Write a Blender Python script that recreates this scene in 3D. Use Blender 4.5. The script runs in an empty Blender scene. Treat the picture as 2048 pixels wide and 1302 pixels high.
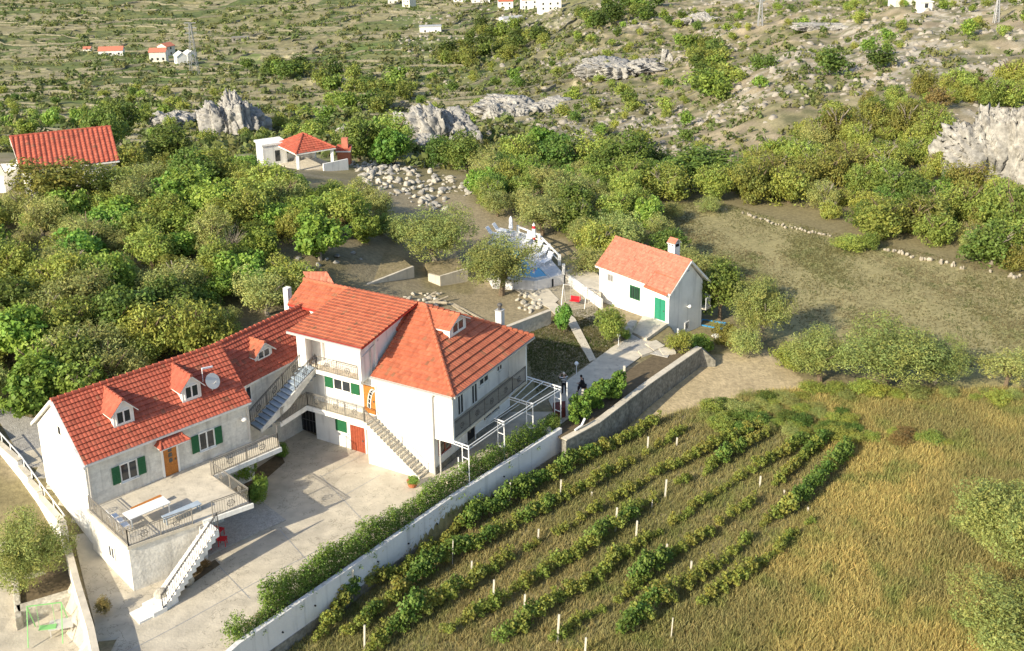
import bpy, bmesh, math, random
import numpy as np
from mathutils import Vector, Matrix
random.seed(7); RNG = np.random.default_rng(7)
sc = bpy.context.scene
COL = sc.collection
R = math.radians
# ---------------------------------------------------------------- camera, sky, sun, exposure
F, TH, RO, YP, H = 2237., R(17.01), R(-.95), 400., 39.
_f = np.array([0, math.cos(TH), -math.sin(TH)]); _r = np.array([1., 0, 0]); _u = np.cross(_r, _f)
RX = math.cos(RO)*_r + math.sin(RO)*_u; UX = -math.sin(RO)*_r + math.cos(RO)*_u; FX = _f
cam = bpy.data.cameras.new('camera'); camo = bpy.data.objects.new('camera', cam); COL.objects.link(camo)
cam.sensor_fit = 'HORIZONTAL'; cam.sensor_width = 36; cam.lens = F/2048*36; cam.shift_y = -(651-YP)/2048
cam.clip_start = 1; cam.clip_end = 12000
camo.matrix_world = Matrix(((RX[0], UX[0], -FX[0], 0), (RX[1], UX[1], -FX[1], 0), (RX[2], UX[2], -FX[2], H), (0, 0, 0, 1)))
sc.camera = camo
AZ, EL = 44.0, 28.0            # direction the light travels to, height of the sun
w = bpy.data.worlds.new("World"); sc.world = w; w.use_nodes = True
nt = w.node_tree; bg = nt.nodes['Background']
sky = nt.nodes.new('ShaderNodeTexSky'); sky.sky_type = 'NISHITA'; sky.sun_disc = False
sky.sun_elevation = R(EL)
sx, sy = -math.cos(R(AZ)), -math.sin(R(AZ))      # towards the sun
sky.sun_rotation = math.atan2(sx, sy)
sky.air_density = 1.0; sky.dust_density = 1.5
nt.links.new(sky.outputs[0], bg.inputs[0]); bg.inputs[1].default_value = 0.15
sun = bpy.data.lights.new('sun', 'SUN'); sun.energy = 5.0; sun.angle = R(.5); sun.color = (1, .89, .69)
suno = bpy.data.objects.new('sun', sun); COL.objects.link(suno)
suno.rotation_euler = Vector((-sx*math.cos(R(EL)), -sy*math.cos(R(EL)), -math.sin(R(EL)))).to_track_quat('-Z', 'Y').to_euler()
sc.view_settings.view_transform = 'Standard'; sc.view_settings.look = 'None'
sc.view_settings.exposure = 0.50; sc.view_settings.gamma = 1
# ---------------------------------------------------------------- pixel helpers (photo is 2048 x 1302)
def ray(x, y): return (x-1024)/F*RX - (y-YP)/F*UX + FX
CP = np.array([0, 0, H])
def G(x, y, z=0.):
    d = ray(x, y); return CP + d*(z-H)/d[2]
def proj(P):
    v = np.asarray(P, float)-CP; k = v@FX
    return 1024+F*(v@RX)/k, YP-F*(v@UX)/k, k
def unit(a): return np.array([math.cos(R(a)), math.sin(R(a)), 0])
Z3 = np.array([0, 0, 1.])
# ---------------------------------------------------------------- noise + terrain height
_T = np.random.default_rng(3).random((256, 256))
def vn(x, y):
    xi = np.floor(x).astype(int); yi = np.floor(y).astype(int); fx = x-xi; fy = y-yi
    fx = fx*fx*(3-2*fx); fy = fy*fy*(3-2*fy)
    a = _T[xi % 256, yi % 256]; b = _T[(xi+1) % 256, yi % 256]; c = _T[xi % 256, (yi+1) % 256]; d = _T[(xi+1) % 256, (yi+1) % 256]
    return (a*(1-fx)+b*fx)*(1-fy)+(c*(1-fx)+d*fx)*fy
def fbm(x, y, o=4):
    s = 0; a = .5; t = 0
    for k in range(o):
        s = s+a*vn(x*2**k+17.3*k, y*2**k+5.1*k); t += a; a *= .5
    return s/t
def sst(x, a, b):
    t = np.clip((x-a)/(b-a), 0, 1); return t*t*(3-2*t)
UC = np.array([-.75, -.48, -.29, -.06, .13, .27, .38, .5, .75])
DC = np.array([130, 150, 180, 230, 280, 350, 430, 560, 720, 950, 1400, 2200, 4500.])
ZT = np.array([[5, 5, 4, .5, -1.5, -2, -2, -2, -2], [2, 1, -1, -2, -5, -3, -1, -1.5, -1], [-6, -7, -7, -6.5, -7, -2, 0, -1, 0],
    [-16, -17, -17, -14.6, -13, -3, 0, 2, 3], [-24, -25, -25, -22, -17.5, -8, -3, 2, 4], [-34, -35, -35, -32, -22, -13, -8, -2, 0],
    [-44, -45, -44, -41, -25.5, -18, -14, -8, -6], [-57, -58, -57, -53, -31, -25, -22, -17, -15], [-68, -69, -69, -63, -40, -35, -32, -28, -26],
    [-80, -80, -80, -74, -60, -55, -52, -48, -46], [-95, -95, -95, -92, -85, -80, -78, -75, -72], [-105]*9, [-90]*9], float)
XBY = np.array([20, 48.8, 70.9, 84.5, 88, 93, 98, 104, 112]); XBX = np.array([-38.1, -14.95, 2.95, 14.85, 14.0, 13.2, 12.5, 9.5, 8.])
L0 = G(329.6, 955, 2.75)
NWP = [G(205, 1340, .9), G(186, 1250, .9), G(160, 1165, .9), G(138, 1080, 1.0), G(132, 1048, 1.05), G(85, 985, 1.5), G(45, 928, 2.1), G(0, 878, 2.6), G(-60, 810, 3.0)]
NWY = np.array([p[1] for p in NWP]); NWX = np.array([p[0] for p in NWP])
def HZ(x, y):
    x = np.asarray(x, float); y = np.asarray(y, float); u = x/np.maximum(y, 5)
    lx = x-L0[0]; ly = y-L0[1]; n = -.6905*lx+.7233*ly; s = .7233*lx+.6905*ly
    high = -.06 + (.25*np.clip(n, 0, 6.6)*sst(s, 6, -4)+.25*np.clip(n-5, 0, 7)*sst(s, -6, 6) + .1*np.clip(n-6.6, 0, 32))*sst(u, -.03, -.2)
    high = high - .25*sst(n, 0, -7)*sst(s, 2, -6)
    xl = np.interp(y, NWY, NWX); return high - 1.9*sst(x-xl, .1, -.25)*sst(y, 62, 56) - .9*sst(x-xl, .1, -.25)*sst(y, 56, 62)*sst(y, 70, 62)
def TZ(x, y):
    x = np.asarray(x, float); y = np.asarray(y, float)
    D = np.maximum(y, 5); u = x/D
    lx = x-L0[0]; ly = y-L0[1]; n = -.6905*lx+.7233*ly; s = .7233*lx+.6905*ly
    high = HZ(x, y)
    low = -2.1 + .25*fbm(x*.12, y*.12) + .5*sst(y, 75, 86)*sst(x, 30, 15)
    xb = np.interp(y, XBY, XBX)
    wd = .2+2.2*sst(y, 93, 99); m = sst(x-xb, -wd, wd)
    near = high*(1-m)+low*m
    Dc = np.clip(D, DC[0], DC[-1]); iD = np.clip(np.searchsorted(DC, Dc)-1, 0, len(DC)-2)
    tD = (Dc-DC[iD])/(DC[iD+1]-DC[iD])
    uc = np.clip(u, UC[0], UC[-1]); iu = np.clip(np.searchsorted(UC, uc)-1, 0, len(UC)-2)
    tu = (uc-UC[iu])/(UC[iu+1]-UC[iu]); tu = tu*tu*(3-2*tu)
    far = (ZT[iD, iu]*(1-tu)+ZT[iD, iu+1]*tu)*(1-tD)+(ZT[iD+1, iu]*(1-tu)+ZT[iD+1, iu+1]*tu)*tD
    rk = sst(u, -.02, .1); rough = sst(D, 150, 300)*(6*(fbm(x*.018, y*.018, 5)-.5)+(1.0+1.8*rk)*(fbm(x*.09+9, y*.09, 4)-.5)+rk*1.3*(1-2*np.abs(fbm(x*.2, y*.13+5, 3)-.5))*sst(fbm(x*.03+8, y*.03), .45, .6)) + sst(D, 120, 150)*1.0*(fbm(x*.1, y*.1)-.5)
    far = far+rough
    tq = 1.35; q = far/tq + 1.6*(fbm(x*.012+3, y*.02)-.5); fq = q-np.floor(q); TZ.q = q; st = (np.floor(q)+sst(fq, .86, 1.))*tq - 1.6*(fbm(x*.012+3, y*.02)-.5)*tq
    k = sst(D, 230, 290)*sst(u, .22, .0)*.95 + sst(D, 230, 300)*sst(u, .0, .22)*.35*sst(fbm(x*.02, y*.02+7), .45, .6)
    k = np.clip(k*sst(D, 1600, 1200), 0, 1)
    far = far*(1-k)+st*k; TZ.k = k
    t = sst(D, 106, 132)
    return near*(1-t)+far*t
def hit(px_, py_, lift=0.):
    d = ray(px_, py_); t = 30.; pt = t
    while t < 5000:
        P = CP+d*t
        if P[2] < TZ(P[0], P[1])+lift:
            a, b = pt, t
            for _ in range(18):
                m = (a+b)/2; P = CP+d*m
                if P[2] < TZ(P[0], P[1])+lift: b = m
                else: a = m
            return P
        pt = t; t *= 1.012
    return CP+d*t
def gz(x, y): return float(TZ(x, y))
# ---------------------------------------------------------------- materials
def mat(name, color, rough=.8, var=0., scale=3., bump=0., bscale=20., metal=0., spec=.3, col2=None, attr=False, rnd=0., transl=0., detail=6):
    m = bpy.data.materials.new(name); m.use_nodes = True; t = m.node_tree; b = t.nodes['Principled BSDF']
    b.inputs['Roughness'].default_value = rough; b.inputs['Metallic'].default_value = metal; b.inputs['Specular IOR Level'].default_value = spec
    c = (*color, 1); tc = t.nodes.new('ShaderNodeTexCoord'); out = None
    cn = t.nodes.new('ShaderNodeRGB'); cn.outputs[0].default_value = c; out = cn.outputs[0]
    if attr:
        an = t.nodes.new('ShaderNodeVertexColor'); an.layer_name = 'Col'; out = an.outputs[0]
    if col2 or var:
        nz = t.nodes.new('ShaderNodeTexNoise'); nz.inputs['Scale'].default_value = scale; nz.inputs['Detail'].default_value = detail; nz.inputs['Roughness'].default_value = .65
        g = t.nodes.new('ShaderNodeNewGeometry'); t.links.new(g.outputs['Position'], nz.inputs['Vector'])
        rmp = t.nodes.new('ShaderNodeMapRange'); rmp.inputs['From Min'].default_value = .32; rmp.inputs['From Max'].default_value = .68
        t.links.new(nz.outputs['Fac'], rmp.inputs['Value'])
        if col2:
            mx = t.nodes.new('ShaderNodeMix'); mx.data_type = 'RGBA'; t.links.new(rmp.outputs[0], mx.inputs[0]); t.links.new(out, mx.inputs[6]); mx.inputs[7].default_value = (*col2, 1); out = mx.outputs[2]
        if var:
            rmp.inputs['To Min'].default_value = 1-var if not col2 else 0; rmp.inputs['To Max'].default_value = 1+var if not col2 else 1
            vm = t.nodes.new('ShaderNodeVectorMath'); vm.operation = 'SCALE'; t.links.new(out, vm.inputs[0])
            if col2:
                r2 = t.nodes.new('ShaderNodeMapRange'); r2.inputs['From Min'].default_value = .3; r2.inputs['From Max'].default_value = .7; r2.inputs['To Min'].default_value = 1-var; r2.inputs['To Max'].default_value = 1+var
                n2 = t.nodes.new('ShaderNodeTexNoise'); n2.inputs['Scale'].default_value = scale*3.7; n2.inputs['Detail'].default_value = detail; t.links.new(g.outputs['Position'], n2.inputs['Vector'])
                t.links.new(n2.outputs['Fac'], r2.inputs['Value']); t.links.new(r2.outputs[0], vm.inputs['Scale'])
            else: t.links.new(rmp.outputs[0], vm.inputs['Scale'])
            out = vm.outputs[0]
    if rnd:
        oi = t.nodes.new('ShaderNodeObjectInfo'); hs = t.nodes.new('ShaderNodeHueSaturation')
        a = t.nodes.new('ShaderNodeMapRange'); a.inputs['To Min'].default_value = .5-.03*rnd*2; a.inputs['To Max'].default_value = .5+.025*rnd*2; t.links.new(oi.outputs['Random'], a.inputs['Value']); t.links.new(a.outputs[0], hs.inputs['Hue'])
        mm = t.nodes.new('ShaderNodeMath'); mm.operation = 'MULTIPLY'; mm.inputs[1].default_value = 7.31; t.links.new(oi.outputs['Random'], mm.inputs[0])
        fr_ = t.nodes.new('ShaderNodeMath'); fr_.operation = 'FRACT'; t.links.new(mm.outputs[0], fr_.inputs[0])
        b2 = t.nodes.new('ShaderNodeMapRange'); b2.inputs['To Min'].default_value = 1-rnd*.55; b2.inputs['To Max'].default_value = 1+rnd*.5; t.links.new(fr_.outputs[0], b2.inputs['Value']); t.links.new(b2.outputs[0], hs.inputs['Value'])
        t.links.new(out, hs.inputs['Color']); out = hs.outputs[0]
    t.links.new(out, b.inputs['Base Color'])
    if transl:
        tr = t.nodes.new('ShaderNodeBsdfTranslucent'); ms = t.nodes.new('ShaderNodeMixShader'); ms.inputs[0].default_value = transl
        t.links.new(out, tr.inputs[0]); o = t.nodes['Material Output']
        t.links.new(b.outputs[0], ms.inputs[1]); t.links.new(tr.outputs[0], ms.inputs[2]); t.links.new(ms.outputs[0], o.inputs[0])
    if bump:
        bp = t.nodes.new('ShaderNodeBump'); nb = t.nodes.new('ShaderNodeTexNoise'); nb.inputs['Scale'].default_value = bscale; nb.inputs['Detail'].default_value = 5
        g2 = t.nodes.new('ShaderNodeNewGeometry'); t.links.new(g2.outputs['Position'], nb.inputs['Vector'])
        t.links.new(nb.outputs['Fac'], bp.inputs['Height']); bp.inputs['Strength'].default_value = bump; bp.inputs['Distance'].default_value = .1
        t.links.new(bp.outputs[0], b.inputs['Normal'])
    return m
M = dict(
 white=mat('white_plaster', (.80, .79, .75), .85, .07, .9, .15, 8),
 stone=mat('pale_stone_wall', (.78, .76, .69), .9, .1, 1.6, .3, 6, col2=(.68, .65, .58)),
 tileO=mat('roof_tile_orange', (.47, .15, .08), .78, .12, 1.3, .1, 30, col2=(.40, .12, .065)),
 tileR=mat('roof_tile_red', (.43, .115, .07), .78, .14, 1.1, .1, 30, col2=(.36, .09, .055)),
 tileP=mat('roof_tile_pale', (.52, .195, .13), .85, .12, 1.5, .1, 30, col2=(.47, .165, .105)),
 verge=mat('roof_verge_paint', (.40, .045, .03), .6),
 conc=mat('concrete', (.61, .55, .44), .9, .12, .35, .2, 8, col2=(.52, .475, .39)),
 conc2=mat('old_concrete', (.29, .275, .235), .95, .35, 1.2, .5, 5, col2=(.18, .17, .14)),
 concw=mat('painted_wall', (.70, .69, .68), .9, .06, .8, .2, 6),
 paving=mat('stone_paving', (.48, .46, .42), .9, .25, 3.5, .3, 8, col2=(.36, .34, .30)),
 iron=mat('dark_iron', (.11, .105, .10), .5, metal=.2), iron_lit=mat('sunlit_iron', (.21, .195, .17), .6, metal=.1),  # second iron is a paler copy, sunlight put into the rail colour
 wsteel=mat('white_steel', (.78, .79, .80), .4, metal=.1),
 grey=mat('grey_metal', (.35, .36, .37), .5, metal=.4),
 gutter=mat('gutter_grey', (.55, .54, .52), .5, metal=.3),
 green=mat('green_paint', (.02, .12, .05), .5, .1, 8),
 green2=mat('emerald_paint', (.03, .24, .14), .5, .1, 5),
 lgreen=mat('bright_green_steel', (.20, .45, .17), .5),
 wood=mat('orange_wood', (.50, .20, .045), .5, .2, 6, col2=(.38, .14, .03)),
 redwood=mat('red_brown_wood', (.30, .07, .035), .6, .2, 5),
 pink=mat('pink_plaster', (.62, .35, .26), .9, .08, 2),
 glass=mat('dark_glass', (.035, .04, .045), .08, spec=.8),
 dark=mat('dark_interior', (.015, .015, .017), .9),
 blue=mat('blue_grey_step', (.36, .43, .50), .6, .12, 3), blued=mat('blue_grey_riser', (.16, .19, .22), .7, .12, 3),
 bluep=mat('blue_pool_paint', (.05, .28, .55), .4),
 terracotta=mat('terracotta', (.42, .15, .07), .8),
 red=mat('red_cloth', (.55, .02, .03), .7), plasticw=mat('white_plastic', (.82, .83, .85), .4),
 rock=mat('limestone_rock', (.37, .355, .32), .95, .35, .5, 1., 2.0, col2=(.22, .21, .19), detail=9),
 rockw=mat('white_rubble', (.52, .49, .42), .95, .3, 1.0, .8, 3, col2=(.34, .31, .25)),
 bark=mat('bark', (.16, .12, .08), .95, .2, 5), barkg=mat('grey_bark', (.24, .21, .17), .95, .2, 5),
 post=mat('pale_post', (.60, .56, .47), .9, .1, 4), wooddry=mat('weathered_timber', (.42, .36, .26), .95, .25, 3),
 skin=mat('skin', (.45, .27, .19), .6), black=mat('black_cloth', (.018, .018, .022), .8), cap=mat('white_cap', (.65, .6, .55), .8),
 soil=mat('dark_soil', (.13, .10, .06), 1, .3, 3), hay=mat('dry_wall_stone', (.55, .51, .43), .95, .25, 2.2, .7, 4),
)
for k_ in ('tileO', 'tileR', 'tileP'):
    t = M[k_].node_tree; b_ = t.nodes['Principled BSDF']; src_ = b_.inputs['Base Color'].links[0].from_socket; an_ = t.nodes.new('ShaderNodeVertexColor'); an_.layer_name = 'Col'
    g_ = t.nodes.new('ShaderNodeNewGeometry'); n_ = t.nodes.new('ShaderNodeTexNoise'); n_.inputs['Scale'].default_value = .55; n_.inputs['Detail'].default_value = 8; n_.inputs['Roughness'].default_value = .7; t.links.new(g_.outputs['Position'], n_.inputs['Vector'])
    mr_ = t.nodes.new('ShaderNodeMapRange'); mr_.inputs['From Min'].default_value = .52; mr_.inputs['From Max'].default_value = .72; t.links.new(n_.outputs['Fac'], mr_.inputs['Value']); mr_.inputs['To Max'].default_value = .22
    mx_ = t.nodes.new('ShaderNodeMix'); mx_.data_type = 'RGBA'; mx_.inputs[7].default_value = (.26, .10, .06, 1); t.links.new(mr_.outputs[0], mx_.inputs[0]); t.links.new(src_, mx_.inputs[6])
    ml_ = t.nodes.new('ShaderNodeMix'); ml_.data_type = 'RGBA'; ml_.blend_type = 'MULTIPLY'; ml_.inputs[0].default_value = 1; t.links.new(mx_.outputs[2], ml_.inputs[6]); t.links.new(an_.outputs[0], ml_.inputs[7]); t.links.new(ml_.outputs[2], b_.inputs['Base Color'])
def overlay(key, kind):
    t = M[key].node_tree; b_ = t.nodes['Principled BSDF']; src_ = b_.inputs['Base Color'].links[0].from_socket; g_ = t.nodes.new('ShaderNodeNewGeometry'); mp = t.nodes.new('ShaderNodeMapping'); t.links.new(g_.outputs['Position'], mp.inputs['Vector'])
    if kind == 'streak':
        mp.inputs['Scale'].default_value = (2.6, 2.6, .22); n_ = t.nodes.new('ShaderNodeTexNoise'); n_.inputs['Scale'].default_value = 1; n_.inputs['Detail'].default_value = 7; t.links.new(mp.outputs[0], n_.inputs['Vector']); f_ = n_.outputs['Fac']; a_, c_, lo = .54, .78, .66
    else:
        sp = t.nodes.new('ShaderNodeSeparateXYZ'); mp.inputs['Rotation'].default_value = (0, 0, R(-43.67)); t.links.new(mp.outputs[0], sp.inputs[0]); ax = t.nodes.new('ShaderNodeMath'); t.links.new(sp.outputs[0], ax.inputs[0]); t.links.new(sp.outputs[1], ax.inputs[1]); cb = t.nodes.new('ShaderNodeCombineXYZ'); t.links.new(ax.outputs[0], cb.inputs[0]); t.links.new(sp.outputs[2], cb.inputs[1])
        br = t.nodes.new('ShaderNodeTexBrick'); br.inputs['Scale'].default_value = 1; br.inputs['Brick Width'].default_value = .62; br.inputs['Row Height'].default_value = .27; br.inputs['Mortar Size'].default_value = .02; br.inputs['Color1'].default_value = (1, 1, 1, 1); br.inputs['Color2'].default_value = (.3, .3, .3, 1); br.inputs['Mortar'].default_value = (.62, .62, .62, 1); t.links.new(cb.outputs[0], br.inputs['Vector']); f_ = br.outputs['Color']; a_, c_, lo = 1., 0., .80
    mr_ = t.nodes.new('ShaderNodeMapRange'); mr_.inputs['From Min'].default_value = a_; mr_.inputs['From Max'].default_value = c_; mr_.inputs['To Min'].default_value = 1; mr_.inputs['To Max'].default_value = lo; t.links.new(f_, mr_.inputs['Value'])
    vm_ = t.nodes.new('ShaderNodeVectorMath'); vm_.operation = 'SCALE'; t.links.new(src_, vm_.inputs[0]); t.links.new(mr_.outputs[0], vm_.inputs['Scale']); t.links.new(vm_.outputs[0], b_.inputs['Base Color'])
overlay('white', 'streak'); overlay('stone', 'brick'); overlay('stone', 'streak'); overlay('conc2', 'streak'); overlay('concw', 'streak'); overlay('conc', 'streak')
def leafmat(name, c, rnd=.35, tr=.32):
    m = mat(name, c, .55, rnd=rnd, transl=tr, spec=.25, attr=True); return m
def striped():
    m = mat('striped_cloth', (.02, .02, .03), .8); t = m.node_tree; b = t.nodes['Principled BSDF']
    tc = t.nodes.new('ShaderNodeTexCoord'); wv = t.nodes.new('ShaderNodeTexWave'); wv.bands_direction = 'Z'; wv.inputs['Scale'].default_value = 2.3
    t.links.new(tc.outputs['Object'], wv.inputs['Vector'])
    rp = t.nodes.new('ShaderNodeValToRGB'); rp.color_ramp.interpolation = 'CONSTANT'; rp.color_ramp.elements[0].color = (.02, .02, .03, 1); rp.color_ramp.elements[1].position = .6; rp.color_ramp.elements[1].color = (.7, .7, .7, 1)
    t.links.new(wv.outputs['Fac'], rp.inputs[0]); t.links.new(rp.outputs[0], b.inputs['Base Color']); return m
def watermat():
    m = mat('pool_water', (.02, .36, .60), .06, spec=.6); return m
M['stripe'] = striped(); M['water'] = watermat()
# ---------------------------------------------------------------- mesh builder
def tag(o, label=None, cat=None, group=None, kind=None):
    if label: o['label'] = label
    if cat: o['category'] = cat
    if group: o['group'] = group
    if kind: o['kind'] = kind
    return o
def thing(name, loc, label, cat, group=None):
    o = bpy.data.objects.new(name, None); o.location = Vector(loc); o.empty_display_size = .3; COL.objects.link(o); return tag(o, label, cat, group)
class MB:
    def __init__(s): s.v = []; s.f = []; s.m = []; s.mats = []; s.cur = 0
    def use(s, m):
        m = M[m] if isinstance(m, str) else m
        if m not in s.mats: s.mats.append(m)
        s.cur = s.mats.index(m); return s
    def add(s, vs, fs):
        k = len(s.v); s.v += [tuple(map(float, p)) for p in vs]; s.f += [tuple(i+k for i in f) for f in fs]; s.m += [s.cur]*len(fs); return s
    def prism(s, poly, z0, z1):
        "poly: xy list; z0,z1 numbers or lists"
        n = len(poly); a = [z0]*n if np.isscalar(z0) else z0; b = [z1]*n if np.isscalar(z1) else z1
        A = 0
        for i in range(n): A += poly[i][0]*poly[(i+1) % n][1]-poly[(i+1) % n][0]*poly[i][1]
        if A < 0: poly = poly[::-1]; a = a[::-1]; b = b[::-1]
        vs = [(p[0], p[1], a[i]) for i, p in enumerate(poly)]+[(p[0], p[1], b[i]) for i, p in enumerate(poly)]
        return s.add(vs, [tuple(range(n))[::-1], tuple(range(n, 2*n))]+[(i, (i+1) % n, n+(i+1) % n, n+i) for i in range(n)])
    def ext(s, pts, vec):
        "extrude 3d polygon by vec"
        n = len(pts); vec = np.array(vec); P = [np.array(p) for p in pts]
        nrm = np.zeros(3)
        for i in range(n): nrm += np.cross(P[i], P[(i+1) % n])
        if nrm@vec > 0: P = P[::-1]
        vs = P+[p+vec for p in P]
        return s.add(vs, [tuple(range(n)), tuple(range(n, 2*n))[::-1]]+[((i+1) % n, i, n+i, n+(i+1) % n) for i in range(n)])
    def box(s, o, ex, ey, ez):
        "o corner, three edge vectors"
        o, ex, ey, ez = map(np.array, (o, ex, ey, ez))
        return s.ext([o, o+ex, o+ex+ey, o+ey], ez)
    def bar(s, p, q, w, h=None):
        h = h or w; p = np.array(p, float); q = np.array(q, float); d = q-p; L = np.linalg.norm(d); d = d/L
        a = np.cross(d, Z3); a = np.array([1., 0, 0]) if np.linalg.norm(a) < 1e-3 else a/np.linalg.norm(a); b = np.cross(a, d)
        return s.ext([p-a*w/2-b*h/2, p+a*w/2-b*h/2, p+a*w/2+b*h/2, p-a*w/2+b*h/2], q-p)
    def tube(s, pts, r, n=8, cap=True):
        pts = [np.array(p, float) for p in pts]; rs = [r]*len(pts) if np.isscalar(r) else r
        vs = []; fs = []
        for i, p in enumerate(pts):
            d = pts[min(i+1, len(pts)-1)]-pts[max(i-1, 0)]; d = d/np.linalg.norm(d)
            a = np.cross(d, [0.3, .9, .31]) if abs(d[2]) < .9 else np.cross(d, [1., 0, 0]); a /= np.linalg.norm(a); b = np.cross(d, a)
            vs += [p+rs[i]*(a*math.cos(t)+b*math.sin(t)) for t in np.arange(n)*2*math.pi/n]
        for i in range(len(pts)-1):
            for j in range(n): fs.append((i*n+j, i*n+(j+1) % n, (i+1)*n+(j+1) % n, (i+1)*n+j))
        if cap: fs += [tuple(range(n))[::-1], tuple(range((len(pts)-1)*n, len(pts)*n))]
        return s.add(vs, fs)
    def sphere(s, c, r, nu=12, nv=8, sq=(1, 1, 1)):
        vs = []; fs = []
        for i in range(nv+1):
            ph = math.pi*i/nv
            for j in range(nu): t = 2*math.pi*j/nu; vs.append((c[0]+r*sq[0]*math.sin(ph)*math.cos(t), c[1]+r*sq[1]*math.sin(ph)*math.sin(t), c[2]+r*sq[2]*math.cos(ph)))
        for i in range(nv):
            for j in range(nu): fs.append((i*nu+j, (i+1)*nu+j, (i+1)*nu+(j+1) % nu, i*nu+(j+1) % nu))
        return s.add(vs, fs)
    def build(s, name, parent=None, root=None, m=None, smooth=False, bevel=0):
        org = np.array(root.location) if root is not None else np.zeros(3)
        me = bpy.data.meshes.new(name); me.from_pydata([tuple(np.array(v)-org) for v in s.v], [], s.f)
        if m: s.use(m); s.m = [s.mats.index(M[m] if isinstance(m, str) else m)]*len(s.f) if len(s.mats) == 1 else s.m
        for x in s.mats: me.materials.append(x)
        ca_ = me.color_attributes.new('Col', 'FLOAT_COLOR', 'POINT'); ca_.data.foreach_set('color', np.ones(len(me.vertices)*4, np.float32))
        if len(s.m): me.polygons.foreach_set('material_index', s.m)
        if smooth: me.polygons.foreach_set('use_smooth', [True]*len(s.f))
        me.update(); o = bpy.data.objects.new(name, me); COL.objects.link(o)
        if parent is not None: o.parent = parent
        if bevel:
            b = o.modifiers.new('b', 'BEVEL'); b.width = bevel; b.segments = 2; b.limit_method = 'ANGLE'
        return o
def fastmesh(name, V, Fq, mats, colors=None, smooth=False, nper=4):
    "V (n,3), Fq (m,nper)"
    me = bpy.data.meshes.new(name); V = np.asarray(V, np.float32); Fq = np.asarray(Fq, np.int32)
    me.vertices.add(len(V)); me.vertices.foreach_set('co', V.ravel()); me.loops.add(Fq.size); me.loops.foreach_set('vertex_index', Fq.ravel())
    me.polygons.add(len(Fq)); me.polygons.foreach_set('loop_start', np.arange(0, Fq.size, nper, dtype=np.int32)); me.polygons.foreach_set('loop_total', np.full(len(Fq), nper, np.int32))
    if smooth: me.polygons.foreach_set('use_smooth', np.ones(len(Fq), bool))
    for m in mats: me.materials.append(m)
    me.update(calc_edges=True)
    if colors is not None:
        ca = me.color_attributes.new('Col', 'FLOAT_COLOR', 'POINT'); c4 = np.ones((len(V), 4), np.float32); c4[:, :3] = colors; ca.data.foreach_set('color', c4.ravel())
    return me
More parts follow.
